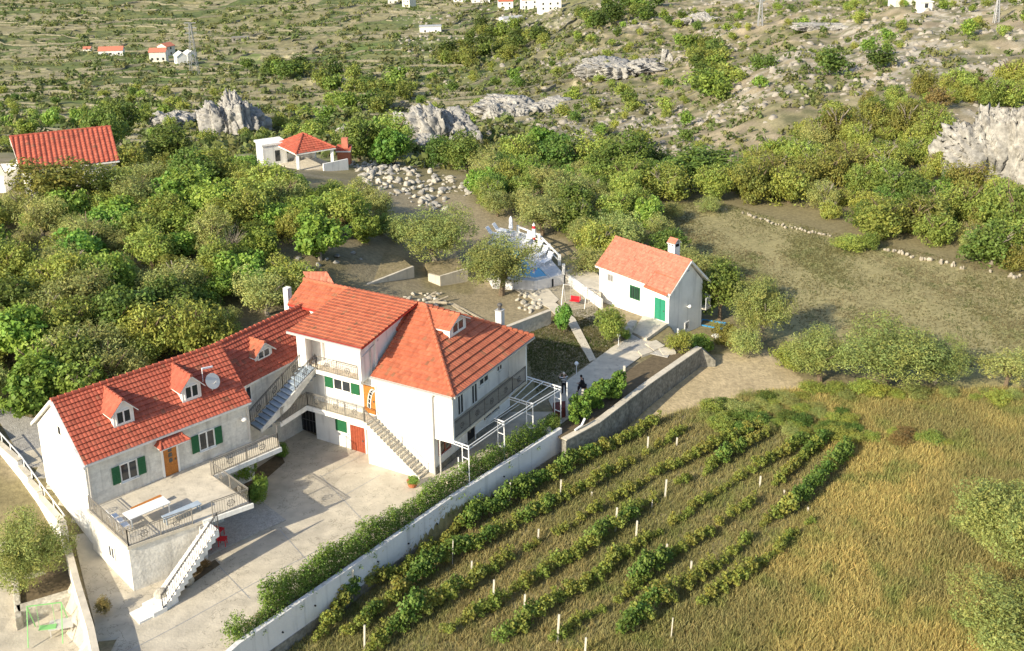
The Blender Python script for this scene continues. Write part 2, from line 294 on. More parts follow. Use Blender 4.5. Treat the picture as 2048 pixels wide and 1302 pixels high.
# ---------------------------------------------------------------- terrain sheet
def build_terrain():
    Ds = np.concatenate([np.arange(8, 36, 2), np.arange(36, 100, .38), np.arange(100, 200, .8), np.arange(200, 620, 1.5), np.arange(620, 1150, 3.5), np.arange(1150, 2300, 40), np.arange(2300, 6000, 250)])
    us = np.linspace(-.72, .72, 760)
    U, D = np.meshgrid(us, Ds); X = U*D; Y = D; Z = TZ(X, Y); QQ = TZ.q.ravel(); KK = TZ.k.ravel()
    V = np.stack([X, Y, Z], -1).reshape(-1, 3); nu = len(us); nd = len(Ds)
    i, j = np.meshgrid(np.arange(nd-1), np.arange(nu-1), indexing='ij'); a = (i*nu+j).ravel()
    Fq = np.stack([a, a+1, a+nu+1, a+nu], 1)
    # colours of the soil and low growth
    x = V[:, 0]; y = V[:, 1]; u = x/y
    def mixc(c, d, t): return c*(1-t[:, None])+np.array(d)*t[:, None]
    n1 = fbm(x*.15, y*.15); n2 = fbm(x*.6, y*.6, 3); n3 = fbm(x*.03+4, y*.03, 4); n4 = fbm(x*.25+9, y*.12, 4)
    C = np.tile(np.array([.17, .145, .075]), (len(x), 1))
    right = sst(x-np.interp(y, XBY, XBX), -.4, .4)
    # garden dirt (property)
    C = mixc(C, (.24, .20, .13), (1-right)*sst(n1, .45, .6)*.8)
    # left wood floor
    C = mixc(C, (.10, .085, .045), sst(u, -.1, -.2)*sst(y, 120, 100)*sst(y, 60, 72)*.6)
    # vineyard
    W0 = G(480, 1290, .2); d = unit(51.2); nn = np.array([d[1], -d[0]]); s = (x-W0[0])*d[0]+(y-W0[1])*d[1]; n = (x-W0[0])*nn[0]+(y-W0[1])*nn[1]
    vy = right*sst(n, 17.5, 15.5)*sst(s, 46, 42)
    C = mixc(C, (.215, .19, .085), vy); C = mixc(C, (.28, .23, .12), vy*sst(n2, .5, .7)*.7)
    mead = right*(1-vy)*sst(s-n*.4, 42, 36)
    C = mixc(C, (.24, .205, .085), mead); C = mixc(C, (.32, .24, .09), mead*sst(n1, .5, .65)); C = mixc(C, (.15, .15, .06), mead*sst(fbm(x*.1+20, y*.1), .55, .65)*.8)
    # ploughed field
    fp = [G(*p, -2)[:2] for p in ((1290, 425), (1420, 405), (1700, 480), (2100, 575), (2300, 820), (1900, 770), (1560, 700), (1380, 520))]
    ins = inpoly(x, y, fp)
    C = mixc(C, (.25, .22, .105), ins*1.); C = mixc(C, (.20, .20, .075), ins*sst(n4, .40, .62)*.8*sst(fbm(x*.05, y*.05+3), .3, .6))
    furrow = .5+.5*np.sin((x*.35+y*.94)*5.2+2*n1); C = C*(1-.10*ins*furrow)[:, None]
    # bare mound
    mp = [G(*p, -1.8)[:2] for p in ((1250, 860), (1400, 720), (1530, 700), (1620, 770), (1500, 800), (1420, 820), (1330, 850))]
    im = inpoly(x, y, mp)*1.; C = mixc(C, (.36, .29, .18), im*.85)
    # far hill
    far = sst(y, 135, 160)
    zz = Z.ravel(); sk = fbm(x*.018+4, zz*.9+y*.006, 4); sk2 = fbm(x*.05+1, zz*2.1+y*.02, 3)
    hill = np.tile(np.array([.20, .185, .09]), (len(x), 1)); hill = mixc(hill, (.15, .155, .055), sst(sk, .40, .58)); hill = mixc(hill, (.25, .225, .13), sst(sk2, .5, .68)*.7); hill = mixc(hill, (.10, .115, .045), sst(n3, .50, .66)*sst(sk2, .55, .42)*.8)
    # field patchwork on the terraces
    qi = np.floor(QQ).astype(int); hsh = _T[(qi*37) % 256, 11]; seg = np.floor(x/(26+30*hsh)+hsh*9).astype(int); hh = _T[(qi*91+seg*57) % 256, (seg*13+qi) % 256]; tk = KK*.95
    pal = np.array([[.225, .20, .10], [.175, .18, .07], [.11, .135, .04], [.27, .24, .135], [.145, .155, .05], [.085, .115, .03]]); pc = pal[np.minimum((hh*6).astype(int), 5)]; hill = hill*(1-tk[:, None])+(pc*(.8+.4*n2[:, None]))*tk[:, None]
    rkk = sst(u, -.04, .12)*sst(y, 800, 450); hill = mixc(hill, (.30, .245, .165), rkk*.88); hill = mixc(hill, (.19, .175, .085), rkk*sst(n4, .44, .6)*.7); rr = fbm(x*.05, y*.045+5)
    hill = mixc(hill, (.33, .30, .24), rkk*sst(rr, .5, .64)*sst(n2, .4, .6)*.9)
    Zg = Z; dz = np.zeros_like(Zg); dz[1:-1] = (Zg[2:]-Zg[:-2])/(Ds[2:]-Ds[:-2])[:, None]
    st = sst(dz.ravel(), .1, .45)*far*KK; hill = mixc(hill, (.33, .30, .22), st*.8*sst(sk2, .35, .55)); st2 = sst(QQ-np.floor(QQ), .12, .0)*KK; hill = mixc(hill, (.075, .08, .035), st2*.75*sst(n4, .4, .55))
    # green terrace fields
    for (x0, y0, x1, y1) in ((445, 108, 520, 128), (605, 108, 705, 132), (690, 86, 780, 104), (310, 142, 400, 165)):
        q = [hit(a, b)[:2] for a, b in ((x0, y0), (x1, y0), (x1, y1), (x0, y1))]
        hill = mixc(hill, (.10, .15, .03), inpoly(x, y, q)*.8*(.45+.55*np.sin(Z.ravel()*4)**2))
    hf = fbm(x*.33+3, y*.24, 5); hill = hill*(.45+1.1*hf)[:, None]; hill = mixc(hill, (.10, .105, .045), rkk*sst(fbm(x*.22, y*.3+40, 4), .54, .66)*.7)
    C = C*(1-far[:, None])+hill*far[:, None]
    C *= ((.86+.28*n2)*(1.22-.12*far))[:, None]
    m = mat('ground_soil', (.2, .2, .1), 1, .28, 2.6, .6, 5, attr=True, detail=9)
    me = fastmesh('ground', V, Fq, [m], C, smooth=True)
    o = bpy.data.objects.new('ground', me); COL.objects.link(o); tag(o, kind='structure')
def inpoly(x, y, poly):
    c = np.zeros(len(x), bool); n = len(poly)
    for i in range(n):
        x1, y1 = poly[i]; x2, y2 = poly[(i+1) % n]
        k = ((y1 > y) != (y2 > y)) & (x < (x2-x1)*(y-y1)/(y2-y1+1e-12)+x1); c ^= k
    return c.astype(float)
build_terrain()
#@@HOUSES
# ---------------------------------------------------------------- house helpers
class Fr:
    "building frame: s along, n across (left-hand side of s), z up"
    def __init__(s, o, ang): s.o = np.array([o[0], o[1], 0.]); s.e = unit(ang); s.n = unit(ang+90); s.ang = ang
    def p(s, a, b, z): return s.o+s.e*a+s.n*b+Z3*z
def tiles(name, poly, edir, mt, parent, root, course=.36, wave=.24, lift=.075, thick=.13, verge=None, wh=.022):
    P = [np.array(p, float) for p in poly]; e = np.array(edir, float); e = e/np.linalg.norm(e)
    nrm = np.zeros(3)
    for i in range(len(P)): nrm += np.cross(P[i], P[(i+1) % len(P)])
    if nrm[2] < 0: P = P[::-1]; nrm = -nrm
    nrm /= np.linalg.norm(nrm); e = e-nrm*(e@nrm); e /= np.linalg.norm(e); d = np.cross(nrm, e)
    if d[2] < 0: d = -d; e = -e
    o = P[0]; A = [((p-o)@e, (p-o)@d) for p in P]; a0 = min(a for a, _ in A)-.01; a1 = max(a for a, _ in A)+.01; b0 = min(b for _, b in A)-.01; b1 = max(b for _, b in A)+.01
    na = max(2, int((a1-a0)/wave*5)); nc = max(1, int(math.ceil((b1-b0)/course)))
    ga = np.linspace(a0, a1, na+1); hw = np.abs(np.sin(math.pi*(ga-a0)/wave))*wh
    jig = RNG.random(nc)*.012
    V = []; Fc = []
    for c in range(nc):
        for k, (b, h) in enumerate(((b0+c*course, lift+jig[c]), (min(b0+(c+1)*course, b1+.05), .012))):
            for a, q in zip(ga, hw): V.append(o+e*a+d*b+nrm*(h+q))
    W = na+1
    for c in range(nc):
        r0 = 2*c*W
        for i in range(na):
            Fc.append((r0+i, r0+i+1, r0+W+i+1, r0+W+i))
            if c < nc-1: Fc.append((r0+W+i, r0+W+i+1, r0+2*W+i+1, r0+2*W+i))
    # front lip
    k0 = len(V)
    for a, q in zip(ga, hw): V.append(o+e*a+d*b0-nrm*.02)
    for i in range(na): Fc.append((k0+i, k0+i+1, i+1, i))
    bm = bmesh.new(); vs = [bm.verts.new(v) for v in V]; cl_ = bm.loops.layers.float_color.new('Col'); tint = {}
    for f in Fc:
        fc_ = bm.faces.new([vs[i] for i in f]); cc_ = min(f)//(2*W); ka = (cc_, int(((min(f) % W)*(a1-a0)/na)/wave))
        if ka not in tint: t_ = RNG.normal(0, .09); g_ = 1+RNG.normal(0, .03); tint[ka] = ((1+t_)*(.72 if RNG.random() < .035 else 1), (1+t_)*g_, (1+t_)*g_)
        for l_ in fc_.loops: l_[cl_] = (*tint[ka], 1)
    cen = sum(P)/len(P)
    for i in range(len(P)):
        p, q = P[i], P[(i+1) % len(P)]; t = q-p; sn = np.cross(nrm, t); sn /= np.linalg.norm(sn)
        if sn@(cen-p) < 0: sn = -sn
        g = bm.verts[:]+bm.edges[:]+bm.faces[:]
        bmesh.ops.bisect_plane(bm, geom=g, dist=1e-5, plane_co=Vector(p), plane_no=Vector(-sn), clear_outer=True)
    nb = len(bm.faces)
    for f in bm.faces: f.material_index = 0
    n = len(P); top = [bm.verts.new(p+nrm*.004) for p in P]; bot = [bm.verts.new(p-Z3*thick) for p in P]
    fs = [bm.faces.new(bot[::-1])]+[bm.faces.new((bot[i], bot[(i+1) % n], top[(i+1) % n], top[i])) for i in range(n)]+[bm.faces.new(top)]
    for f in fs:
        f.material_index = 1
        for l_ in f.loops: l_[cl_] = (1, 1, 1, 1)
    org = Vector(root.location); bmesh.ops.translate(bm, verts=bm.verts, vec=-org)
    me = bpy.data.meshes.new(name); bm.to_mesh(me); bm.free(); me.materials.append(M[mt]); me.materials.append(M[verge or 'white'])
    o_ = bpy.data.objects.new(name, me); COL.objects.link(o_); o_.parent = parent; return o_
def ridge(p, q, mt, parent, root, r=.13, step=.42, name='ridge_tiles'):
    p = np.array(p, float); q = np.array(q, float); L = np.linalg.norm(q-p); n = max(2, int(L/step)); d = (q-p)/L; b = MB().use(mt)
    for i in range(n):
        x = p+d*L*i/n; y = p+d*L*(i+1.12)/n; b.tube([x+Z3*.035, y-Z3*.005], [r*1.12, r*.86], 8)
    return b.build(name, parent, root)
def window(fr, s, n, z, w, h, parent, root, out=-1, along='s', shut=None, sill=True, frame='white', bars=None, name='window', mull=1, shut_s=(1, 1), rev=.0):
    "on a wall whose outward side is out*n (along s) or out*s (along n); s,n,z bottom left"
    def P(a, o_, zz): return fr.p(s+a, n+out*o_, zz) if along == 's' else fr.p(s+out*o_, n+a, zz)
    def bx(b, a0, a1, o0, o1, z0, z1): b.box(P(a0, o0, z0), P(a1, o0, z0)-P(a0, o0, z0), P(a0, o1, z0)-P(a0, o0, z0), Z3*(z1-z0))
    b = MB().use(frame); t = .09
    bx(b, -t, 0, -.02, .05, z-t, z+h+t); bx(b, w, w+t, -.02, .05, z-t, z+h+t); bx(b, 0, w, -.02, .05, z+h, z+h+t); bx(b, 0, w, -.02, .05, z-t, z)
    for i in range(mull): c = w*(i+1)/(mull+1); bx(b, c-.045, c+.045, -.02, .045, z, z+h)
    f = b.build(name, parent, root)
    bx(MB().use('glass'), 0, 0, 0, 0, 0, 0); g = MB().use('glass'); bx(g, .0, w, -.02, .02, z, z+h); g.build('glass', f, root)
    if sill: k = MB().use('white'); bx(k, -t-.05, w+t+.05, -.01, .12, z-t-.06, z-t+.001); k.build('sill', f, root)
    if shut:
        for i, (sd, on) in enumerate(zip((0, 1), shut_s)):
            if not on: continue
            k = MB().use(shut); sw = w*.52
            a0 = -t-sw if sd == 0 else w+t; bx(k, a0, a0+sw, .035, .075, z-.04, z+h+.04)
            for q in range(int(h/.12)): bx(k, a0+.05, a0+sw-.05, .075, .09, z+.04+q*.12, z+.09+q*.12)
            k.build('shutter', f, root)
    if bars:
        k = MB().use(bars)
        for q in range(5): c = w*(q+.5)/5; bx(k, c-.025, c+.025, .05, .075, z, z+h)
        k.build('bars', f, root)
    return f
def door(fr, s, n, z, w, h, parent, root, m='wood', out=-1, along='s', name='door', kind='panel', frame='white'):
    def P(a, o_, zz): return fr.p(s+a, n+out*o_, zz) if along == 's' else fr.p(s+out*o_, n+a, zz)
    def bx(b, a0, a1, o0, o1, z0, z1): b.box(P(a0, o0, z0), P(a1, o0, z0)-P(a0, o0, z0), P(a0, o1, z0)-P(a0, o0, z0), Z3*(z1-z0))
    b = MB().use(m); bx(b, 0, w, -.02, .04, z, z+h)
    if kind == 'panel':
        for i in range(2):
            for j in range(3): bx(b, w*(.08+.47*i), w*(.45+.47*i), .04, .055, z+h*(.05+.31*j), z+h*(.31+.31*j))
    elif kind == 'leaf2':
        bx(b, w/2-.03, w/2+.03, .04, .07, z, z+h)
        for i in range(2):
            for j in range(2): bx(b, w*(.06+.5*i), w*(.43+.5*i), .04, .055, z+h*(.06+.48*j), z+h*(.46+.48*j))
    elif kind == 'slat':
        for i in range(6): bx(b, w*(i/6.)+.015, w*((i+1)/6.)-.015, .04, .055, z+.03, z+h-.03)
    d = b.build(name, parent, root)
    k = MB().use(frame); t = .12; bx(k, -t, 0, -.02, .07, z, z+h+t); bx(k, w, w+t, -.02, .07, z, z+h+t); bx(k, 0, w, -.02, .07, z+h, z+h+t); k.build('door_frame', d, root)
    k = MB().use('iron'); bx(k, w*.82, w*.88, .055, .12, z+h*.45, z+h*.50); k.build('handle', d, root)
    if kind == 'panel' and m == 'wood':
        k = MB().use('glass')
        for j in range(3): bx(k, w*.36, w*.64, .056, .062, z+h*(.42+.17*j), z+h*(.55+.17*j))
        k.build('glass', d, root)
    return d
def railing(path, parent, root, h=1.0, gap=.15, r=.009, mt='iron', name='railing', motif=True, off=.06, post=1.9, bulge=0):
    "path: list of 3d points at floor level"
    b = MB().use(mt)
    for p, q in zip(path[:-1], path[1:]):
        p = np.array(p, float); q = np.array(q, float); L = np.linalg.norm((q-p)[:2]); d = q-p; n = max(1, int(L/gap))
        b.bar(p+Z3*h, q+Z3*h, .05, .04); b.bar(p+Z3*(h-.1), q+Z3*(h-.1), .025); b.bar(p+Z3*off, q+Z3*off, .03)
        for i in range(n+1):
            c = p+d*i/n; b.bar(c+Z3*off, c+Z3*(h-.1), r*2*1.15)
        k = max(1, int(round(L/post)))
        for i in range(k+1): c = p+d*i/k; b.bar(c-Z3*.12, c+Z3*(h+.03), .05)
        if motif:
            ax = d/np.linalg.norm(d)
            for i in range(k):
                c = p+d*(i+.5)/k+Z3*(h*.48); b.tube([c+ax*.2*math.cos(t)+Z3*.2*math.sin(t) for t in np.linspace(0, 2*math.pi, 13)], .022, 5, False)
                for t in range(6): v = ax*math.cos(t*math.pi/3)+Z3*math.sin(t*math.pi/3); b.bar(c+v*.03, c+v*.27, .02)
    return b.build(name, parent, root)
def dormer(fr, s0, s1, n0, zb, ze, zr, nback, roof_o, parent, root, mt, base_slope, win=True, name='dormer'):
    "dormer facing -n, front wall at n0 from s0..s1, base zb, eaves ze, ridge zr, roof runs back to nback; base_slope(n)-> roof height"
    sm = (s0+s1)/2; b = MB().use('white')
    # body: front pentagon, extruded back to where the roof meets the eaves height
    nb = n0
    while base_slope(nb) < ze+.1 and nb < nback: nb += .05
    b.ext([fr.p(s0, n0, zb), fr.p(s1, n0, zb), fr.p(s1, n0, ze), fr.p(sm, n0, zr-.06), fr.p(s0, n0, ze)], fr.n*(nb-n0))
    d = b.build(name, parent, root)
    ov = roof_o; k = (zr-ze)/((s1-s0)/2)
    nz = lambda z: max(n0-.2, min(nback, next((q for q in np.arange(n0, nback+.05, .05) if base_slope(q) >= z), nback)))
    for sg in (-1, 1):
        se = sm+sg*((s1-s0)/2+ov); z_e = zr-k*((s1-s0)/2+ov)
        tiles('dormer_roof', [fr.p(se, n0-.22, z_e), fr.p(sm, n0-.22, zr), fr.p(sm, nz(zr), zr), fr.p(se, nz(z_e), z_e)], fr.n, mt, d, root, course=.3, wave=.22, thick=.07, lift=.03)
    ridge(fr.p(sm, n0-.24, zr+.01), fr.p(sm, nz(zr), zr+.01), mt, d, root, r=.09)
    if win:
        w = (s1-s0)*.62; window(fr, sm-w/2, n0, zb+.28, w, min(.72, ze-zb-.25), d, root, out=-1, sill=False, mull=1)
    fl = MB().use('verge'); fl.box(fr.p(s0-.12, n0-.16, zb-.12), fr.e*(s1-s0+.24), fr.n*.16, Z3*.1); fl.build('flashing', d, root)
    return d
def stairs(fr, p0, p1, width_vec, steps, parent, root, mt='conc', under=.22, name='staircase', solid_to=None, top='conc', nose=0):
    "straight flight from p0 (bottom) to p1 (top) ; width_vec 3d vector"
    p0 = np.array(p0, float); p1 = np.array(p1, float); d = p1-p0; b = MB().use(mt); rise = d[2]/steps; run = np.array([d[0], d[1], 0])/steps; wv = np.array(width_vec, float)
    for i in range(steps):
        q = p0+run*i; z = p0[2]+rise*(i+1)
        lo = solid_to if solid_to is not None else max(p0[2]-.05, z-rise-under-.14)
        b.use(top); b.box([q[0], q[1], z-.06]-run*.12, run*1.12, wv, Z3*.06)
        b.use(mt); b.box([q[0], q[1], lo], run*.999, wv*.999, Z3*(z-.061-lo))
    return b.build(name, parent, root)

# ================================================================ HOUSE B : big white house
K = G(871.7, 948, 0); B = Fr(K, -30)
hb = thing('village_house', B.p(-6, 5, 0), 'large white two-storey house with hipped orange tile roof and outside staircases', 'house')
b = MB().use('white')
b.prism([B.p(a, n, 0)[:2] for a, n in ((-10.05, 0), (0, 0), (0, 9.9), (-14.2, 9.9), (-14.2, .6), (-10.05, .6))], 0, [5.95]*6)
b.box(B.p(-14.2, 3.7, 5.9), B.e*4, B.n*3.4, Z3*1.9)
WB = b.build('wall', hb, hb)
# gable infill behind eaves / upper floor
b = MB().use('white'); rz, re, ez = 9.3, 5.4, 6.12
b.ext([B.p(-5.15, -.75, 5.78), B.p(-5.15, 5.3, 5.78), B.p(-5.15, 5.3, 9.15), B.p(-5.15, -.75, 8.32)], -B.e*.22)      # right cheek of the upper floor
b.box(B.p(-9.9, .75, 5.9), B.e*4.9, B.n*.2, Z3*2.58)                                                              # recessed wall
b.ext([B.p(-10.6, -.7, 5.75), B.p(-10.6, 5.3, 5.75), B.p(-10.6, 5.3, 9.15), B.p(-10.6, -.7, 8.32)], B.e*.25)
b.box(B.p(-10.35, -.7, 5.9), B.e*.5, B.n*.25, Z3*2.4)
b.box(B.p(-10.6, .5, 5.9), B.e*1.15, B.n*.25, Z3*2.45)
b.build('upper_wall', hb, hb)
# roof
sl = (rz-ez)/(re-.05)
zf = lambda n: ez+(n-.05)*sl
tiles('roof_slope', [B.p(-4.9, -.12, ez-.1), B.p(1.58, -.12, ez-.1), B.p(-4.0, re, rz), B.p(-4.9, re, rz)], B.e, 'tileO', hb, hb, verge='gutter')
tiles('roof_slope', [B.p(-14.85, 3.35, zf(3.35)), B.p(-4.9, 3.35, zf(3.35)), B.p(-4.9, re, rz), B.p(-14.85, re, rz)], B.e, 'tileO', hb, hb, verge='verge')
rr = MB()
tiles('roof_slope', [B.p(1.66, 0.0, ez-.1), B.p(1.66, 10.7, ez-.1), B.p(-4.0, re, rz)], B.n, 'tileO', hb, hb, verge='gutter', course=.52, lift=.09)
tiles('roof_slope', [B.p(-14.85, 10.75, ez-.1), B.p(1.62, 10.75, ez-.1), B.p(-4.0, re, rz), B.p(-14.85, re, rz)], B.e, 'tileO', hb, hb, verge='gutter')
ridge(B.p(-14.9, re, rz+.03), B.p(-3.95, re, rz+.03), 'tileO', hb, hb)
ridge(B.p(1.6, -.05, ez-.02), B.p(-3.98, re-.02, rz+.03), 'tileO', hb, hb, name='hip_tiles'); ridge(B.p(1.6, 10.68, ez-.02), B.p(-3.98, re+.02, rz+.03), 'tileO', hb, hb, name='hip_tiles')
# shed roof of the raised middle block
sr = tiles('shed_roof', [B.p(-11.05, -1.0, 8.42), B.p(-4.85, -1.0, 8.42), B.p(-4.6, re, rz+.14), B.p(-10.65, re, rz+.14)], B.e, 'tileO', hb, hb, course=.37, lift=.07, wave=.24, verge='verge')
b = MB().use('gutter'); b.box(B.p(-11.1, -1.12, 8.27), B.e*6.3, B.n*.12, Z3*.15); b.box(B.p(-4.9, -.22, ez-.22), B.e*6.5, B.n*.12, Z3*.12); b.box(B.p(1.62, 0, ez-.22), B.n*10.7, B.e*.12, Z3*.12)
b.build('gutter', hb, hb)
# dormer facing +a on the hip slope : use a rotated frame
DF = Fr(B.p(0, 0, 0), 60)    # s along b, left-hand normal is -a
hipz = lambda n: ez-.1+(n+1.66)*(rz-ez+.1)/5.66
dormer(DF, 4.25, 6.35, 1.35, 7.75, 8.62, 9.2, 4.0, .3, hb, hb, 'tileO', hipz, name='dormer')
# balcony on the right side
b = MB().use('white'); b.box(B.p(0, 0.0, 2.62), B.e*1.5, B.n*.16, Z3*3.35); b.box(B.p(.02, 9.75, 2.62), B.e*1.45, B.n*.16, Z3*3.35); b.use('conc'); b.box(B.p(.0, .16, 2.68), B.e*1.5, B.n*9.6, Z3*.2)
bal = b.build('balcony', hb, hb); railing([B.p(1.46, .2, 2.9), B.p(1.46, 9.7, 2.9)], bal, hb, h=1.15)
for i in range(6): pass
b = MB().use('iron')
for q in (2.1, 4.0, 5.9, 7.8): b.bar(B.p(1.44, q, 2.9), B.p(1.44, q, 2.45), .07)
b.build('bracket', bal, hb)
window(B, 0, .6, 3.9, .8, 1.1, hb, hb, out=1, along='n'); 
for y0, z0, w0, h0 in ((2.9, 2.98, .62, 2.0), (4.7, 2.98, .62, 2.0), (5.75, 3.95, 1.1, .85), (8.15, 4.0, .6, .7)): window(B, 0, y0, z0, w0, h0, hb, hb, out=1, along='n', sill=z0 > 3)
# ground floor right side
window(B, 0, .5, 1.2, 1.3, 1.0, hb, hb, out=1, along='n', frame='redwood'); door(B, 0, 3.9, .15, 1.0, 2.1, hb, hb, m='dark', out=1, along='n', kind='plain', frame='concw'); window(B, 0, 6.4, 1.1, 1.7, .9, hb, hb, out=1, along='n', frame='gutter')
b = MB().use('conc2'); b.box(B.p(0.002, -.01, 0), B.e*.05, B.n*10, Z3*.45); b.build('plinth', hb, hb)
# drain pipes
b = MB().use('gutter'); b.tube([B.p(.0, -.1, 6.0), B.p(-.02, -.08, 5.7), B.p(.0, -.09, .0)], .06); b.build('drain_pipe', hb, hb); b = MB().use('gutter'); b.tube([B.p(.45, -.05, 2.6), B.p(.45, -.05, 0)], .055); b.build('drain_pipe', hb, hb); b = MB().use('gutter'); b.box(B.p(-.12, -.2, 5.75), B.e*.24, B.n*.2, Z3*.28); b.build('rain_head', hb, hb); b = MB().use('gutter')
b.tube([B.p(-5.22, -.62, 7.6), B.p(-5.13, -.5, 7.6), B.p(-5.08, 1.2, 8.15)], .04); b.tube([B.p(-5.08, .3, 7.8), B.p(-5.08, .3, 5.95)], .045); b.build('drain_pipe', hb, hb)
# front wall openings
window(B, -8.1, 0, 4.4, 1.35, .72, hb, hb, shut='green'); window(B, -8.2, 0, 1.25, .9, .75, hb, hb, shut=None, frame='white')
b = MB().use('green'); b.box(B.p(-8.2, -.09, 1.2), B.e*.95, B.n*.06, Z3*.85); b.build('closed_shutter', hb, hb)
dd = door(B, -5.6, 0, 3.2, .98, 2.1, hb, hb, m='wood', kind='plain')
b = MB().use('white'); arc = [B.p(-5.6+.3+.5*(1-math.cos(t)), -.06, 3.6+1.5*math.sin(t)) for t in np.linspace(.05, 1.5, 7)]
b.tube(arc, .035, 5); b.tube([p+B.e*.22-Z3*.1 for p in arc], .035, 5); [b.bar(p, p+B.e*.22-Z3*.1, .03) for p in arc]; b.build('glass_bars', dd, hb)
b = MB().use('glass'); [b.ext([p, q, q+B.e*.22-Z3*.1, p+B.e*.22-Z3*.1], -B.n*.012) for p, q in zip(arc[:-1], arc[1:])]; b.build('glass', dd, hb)
door(B, -6.95, 0, 0, 1.25, 1.95, hb, hb, m='redwood', kind='slat', name='cellar_door')
b = MB().use('pink'); b.box(B.p(-5.55, -.03, 0), B.e*.85, B.n*.05, Z3*2.6); b.build('pink_panel', hb, hb)
b = MB().use('dark'); b.box(B.p(-11.95, .45, .1), B.e*1.85, B.n*.2, Z3*1.95); gd = b.build('garage_door', hb, hb); b = MB().use('iron')
for q in range(7): b.bar(B.p(-11.9+q*.3, .44, .1), B.p(-11.9+q*.3, .44, 2.0), .03)
b.bar(B.p(-11.95, .44, 1.0), B.p(-10.1, .44, 1.0), .05); b.build('door_bars', gd, hb)
# lower L-shaped balcony
b = MB().use('conc'); b.box(B.p(-9.9, -.95, 2.88), B.e*5.0, B.n*.95, Z3*.2); b.box(B.p(-11.0, -3.7, 2.88), B.e*1.1, B.n*3.7, Z3*.2); b.box(B.p(-11.2, 0, 2.88), B.e*1.3, B.n*.4, Z3*.2)
b.use('white'); b.box(B.p(-9.91, -1.0, 2.72), B.e*5.0, B.n*.07, Z3*.36); b.box(B.p(-9.92, -3.7, 2.72), B.e*.06, B.n*2.7, Z3*.36)
lb = b.build('lower_balcony', hb, hb); railing([B.p(-9.85, -3.6, 3.08), B.p(-9.85, -.92, 3.08), B.p(-4.95, -.92, 3.08)], lb, hb, mt='iron_lit')
# upper balcony
b = MB().use('conc'); b.box(B.p(-8.9, -.8, 5.72), B.e*3.72, B.n*1.5, Z3*.2); b.box(B.p(-10.4, -.3, 5.72), B.e*1.5, B.n*1.0, Z3*.2); b.use('white'); b.box(B.p(-8.95, -.85, 5.66), B.e*3.8, B.n*.06, Z3*.28)
ub = b.build('upper_balcony', hb, hb); railing([B.p(-8.88, -.76, 5.92), B.p(-5.45, -.76, 5.92)], ub, hb, mt='iron_lit')
door(B, -5.42, .0, 5.95, .62, 1.9, hb, hb, m='wood', out=-1, along='n', kind='plain', name='side_door')
# front staircase down to the yard
st = stairs(B, B.p(-.62, -1.05, .0), B.p(-4.95, -1.05, 3.1), B.n*1.04, 17, hb, hb, mt='white', solid_to=None, top='conc')
b = MB().use('white'); b.ext([B.p(-.55, -1.08, 0), B.p(-.62, -1.08, .12), B.p(-4.95, -1.08, 3.1), B.p(-4.95, -1.08, 2.72), B.p(-4.75, -1.08, 2.6), B.p(-1.0, -1.08, 0)], B.n*.06)
b.ext([B.p(-1.0, -.98, 0), B.p(-4.75, -.98, 0), B.p(-4.75, -.98, 2.6)], B.n*.95); b.build('stringer', st, hb)
railing([B.p(-.85, -1.02, .25), B.p(-4.95, -1.02, 3.1)], st, hb, post=2.2, motif=False, mt='iron_lit')
# side staircase to the upper floor
s0, s1_ = B.p(-11.0, -4.9, 2.95), B.p(-9.75, -.45, 5.9); sd_ = s1_-s0; sdir = np.array([sd_[0], sd_[1], 0]); sdir /= np.linalg.norm(sdir); swd = np.array([sdir[1], -sdir[0], 0])*1.15
st = stairs(B, s0-swd*.5, s1_-swd*.5, swd, 15, hb, hb, mt='blued', top='blue', under=.3)
b = MB().use('stone'); q0, q1 = s0+swd*.52, s1_+swd*.52
b.ext([q0-Z3*.15, q0+Z3*.12, q1+Z3*.1, q1-Z3*.25, q0+(q1-q0)*.5-Z3*.6], swd*.08); b.build('parapet', st, hb)
railing([s0-swd*.5+Z3*.1, s0*.42+s1_*.58-swd*.5+Z3*.1, s1_-swd*.5+Z3*.05], st, hb, post=1.6); 
railing([s0*.38+s1_*.62+swd*.56+Z3*.2, s1_+swd*.56+Z3*.05, B.p(-8.88, -.76, 5.92)], st, hb, post=1.4)
# chimneys
def chimney(p, w, h, parent, root, cowl=None, m='white'):
    b = MB().use(m); p = np.array(p); b.box(p-B.e*w/2-B.n*w/2, B.e*w, B.n*w, Z3*h); b.use('gutter'); b.box(p-B.e*(w/2+.04)-B.n*(w/2+.04)+Z3*h, B.e*(w+.08), B.n*(w+.08), Z3*.06)
    c = b.build('chimney', parent, root)
    if cowl == 'metal': b = MB().use('iron'); b.tube([p+Z3*(h+.06), p+Z3*(h+.3)], .13, 10); b.sphere(p+Z3*(h+.42), .2, 12, 8, (1, 1, .8)); b.build('chimney_cowl', c, root)
    return c
chimney(B.p(-.7, 9.9, 6.0), .48, 1.9, hb, hb, 'metal')
# satellite of the back : small lean-to roof behind the ridge
lq = [G(620, 566, 6.0), G(668, 566, 6.0), G(654, 543, 6.9)]; le = tiles('lean_to_roof', [lq[0], lq[1], lq[2], lq[0]+(lq[2]-lq[1])], B.e, 'tileP', hb, hb, wave=.3, lift=.08, verge='tileP')

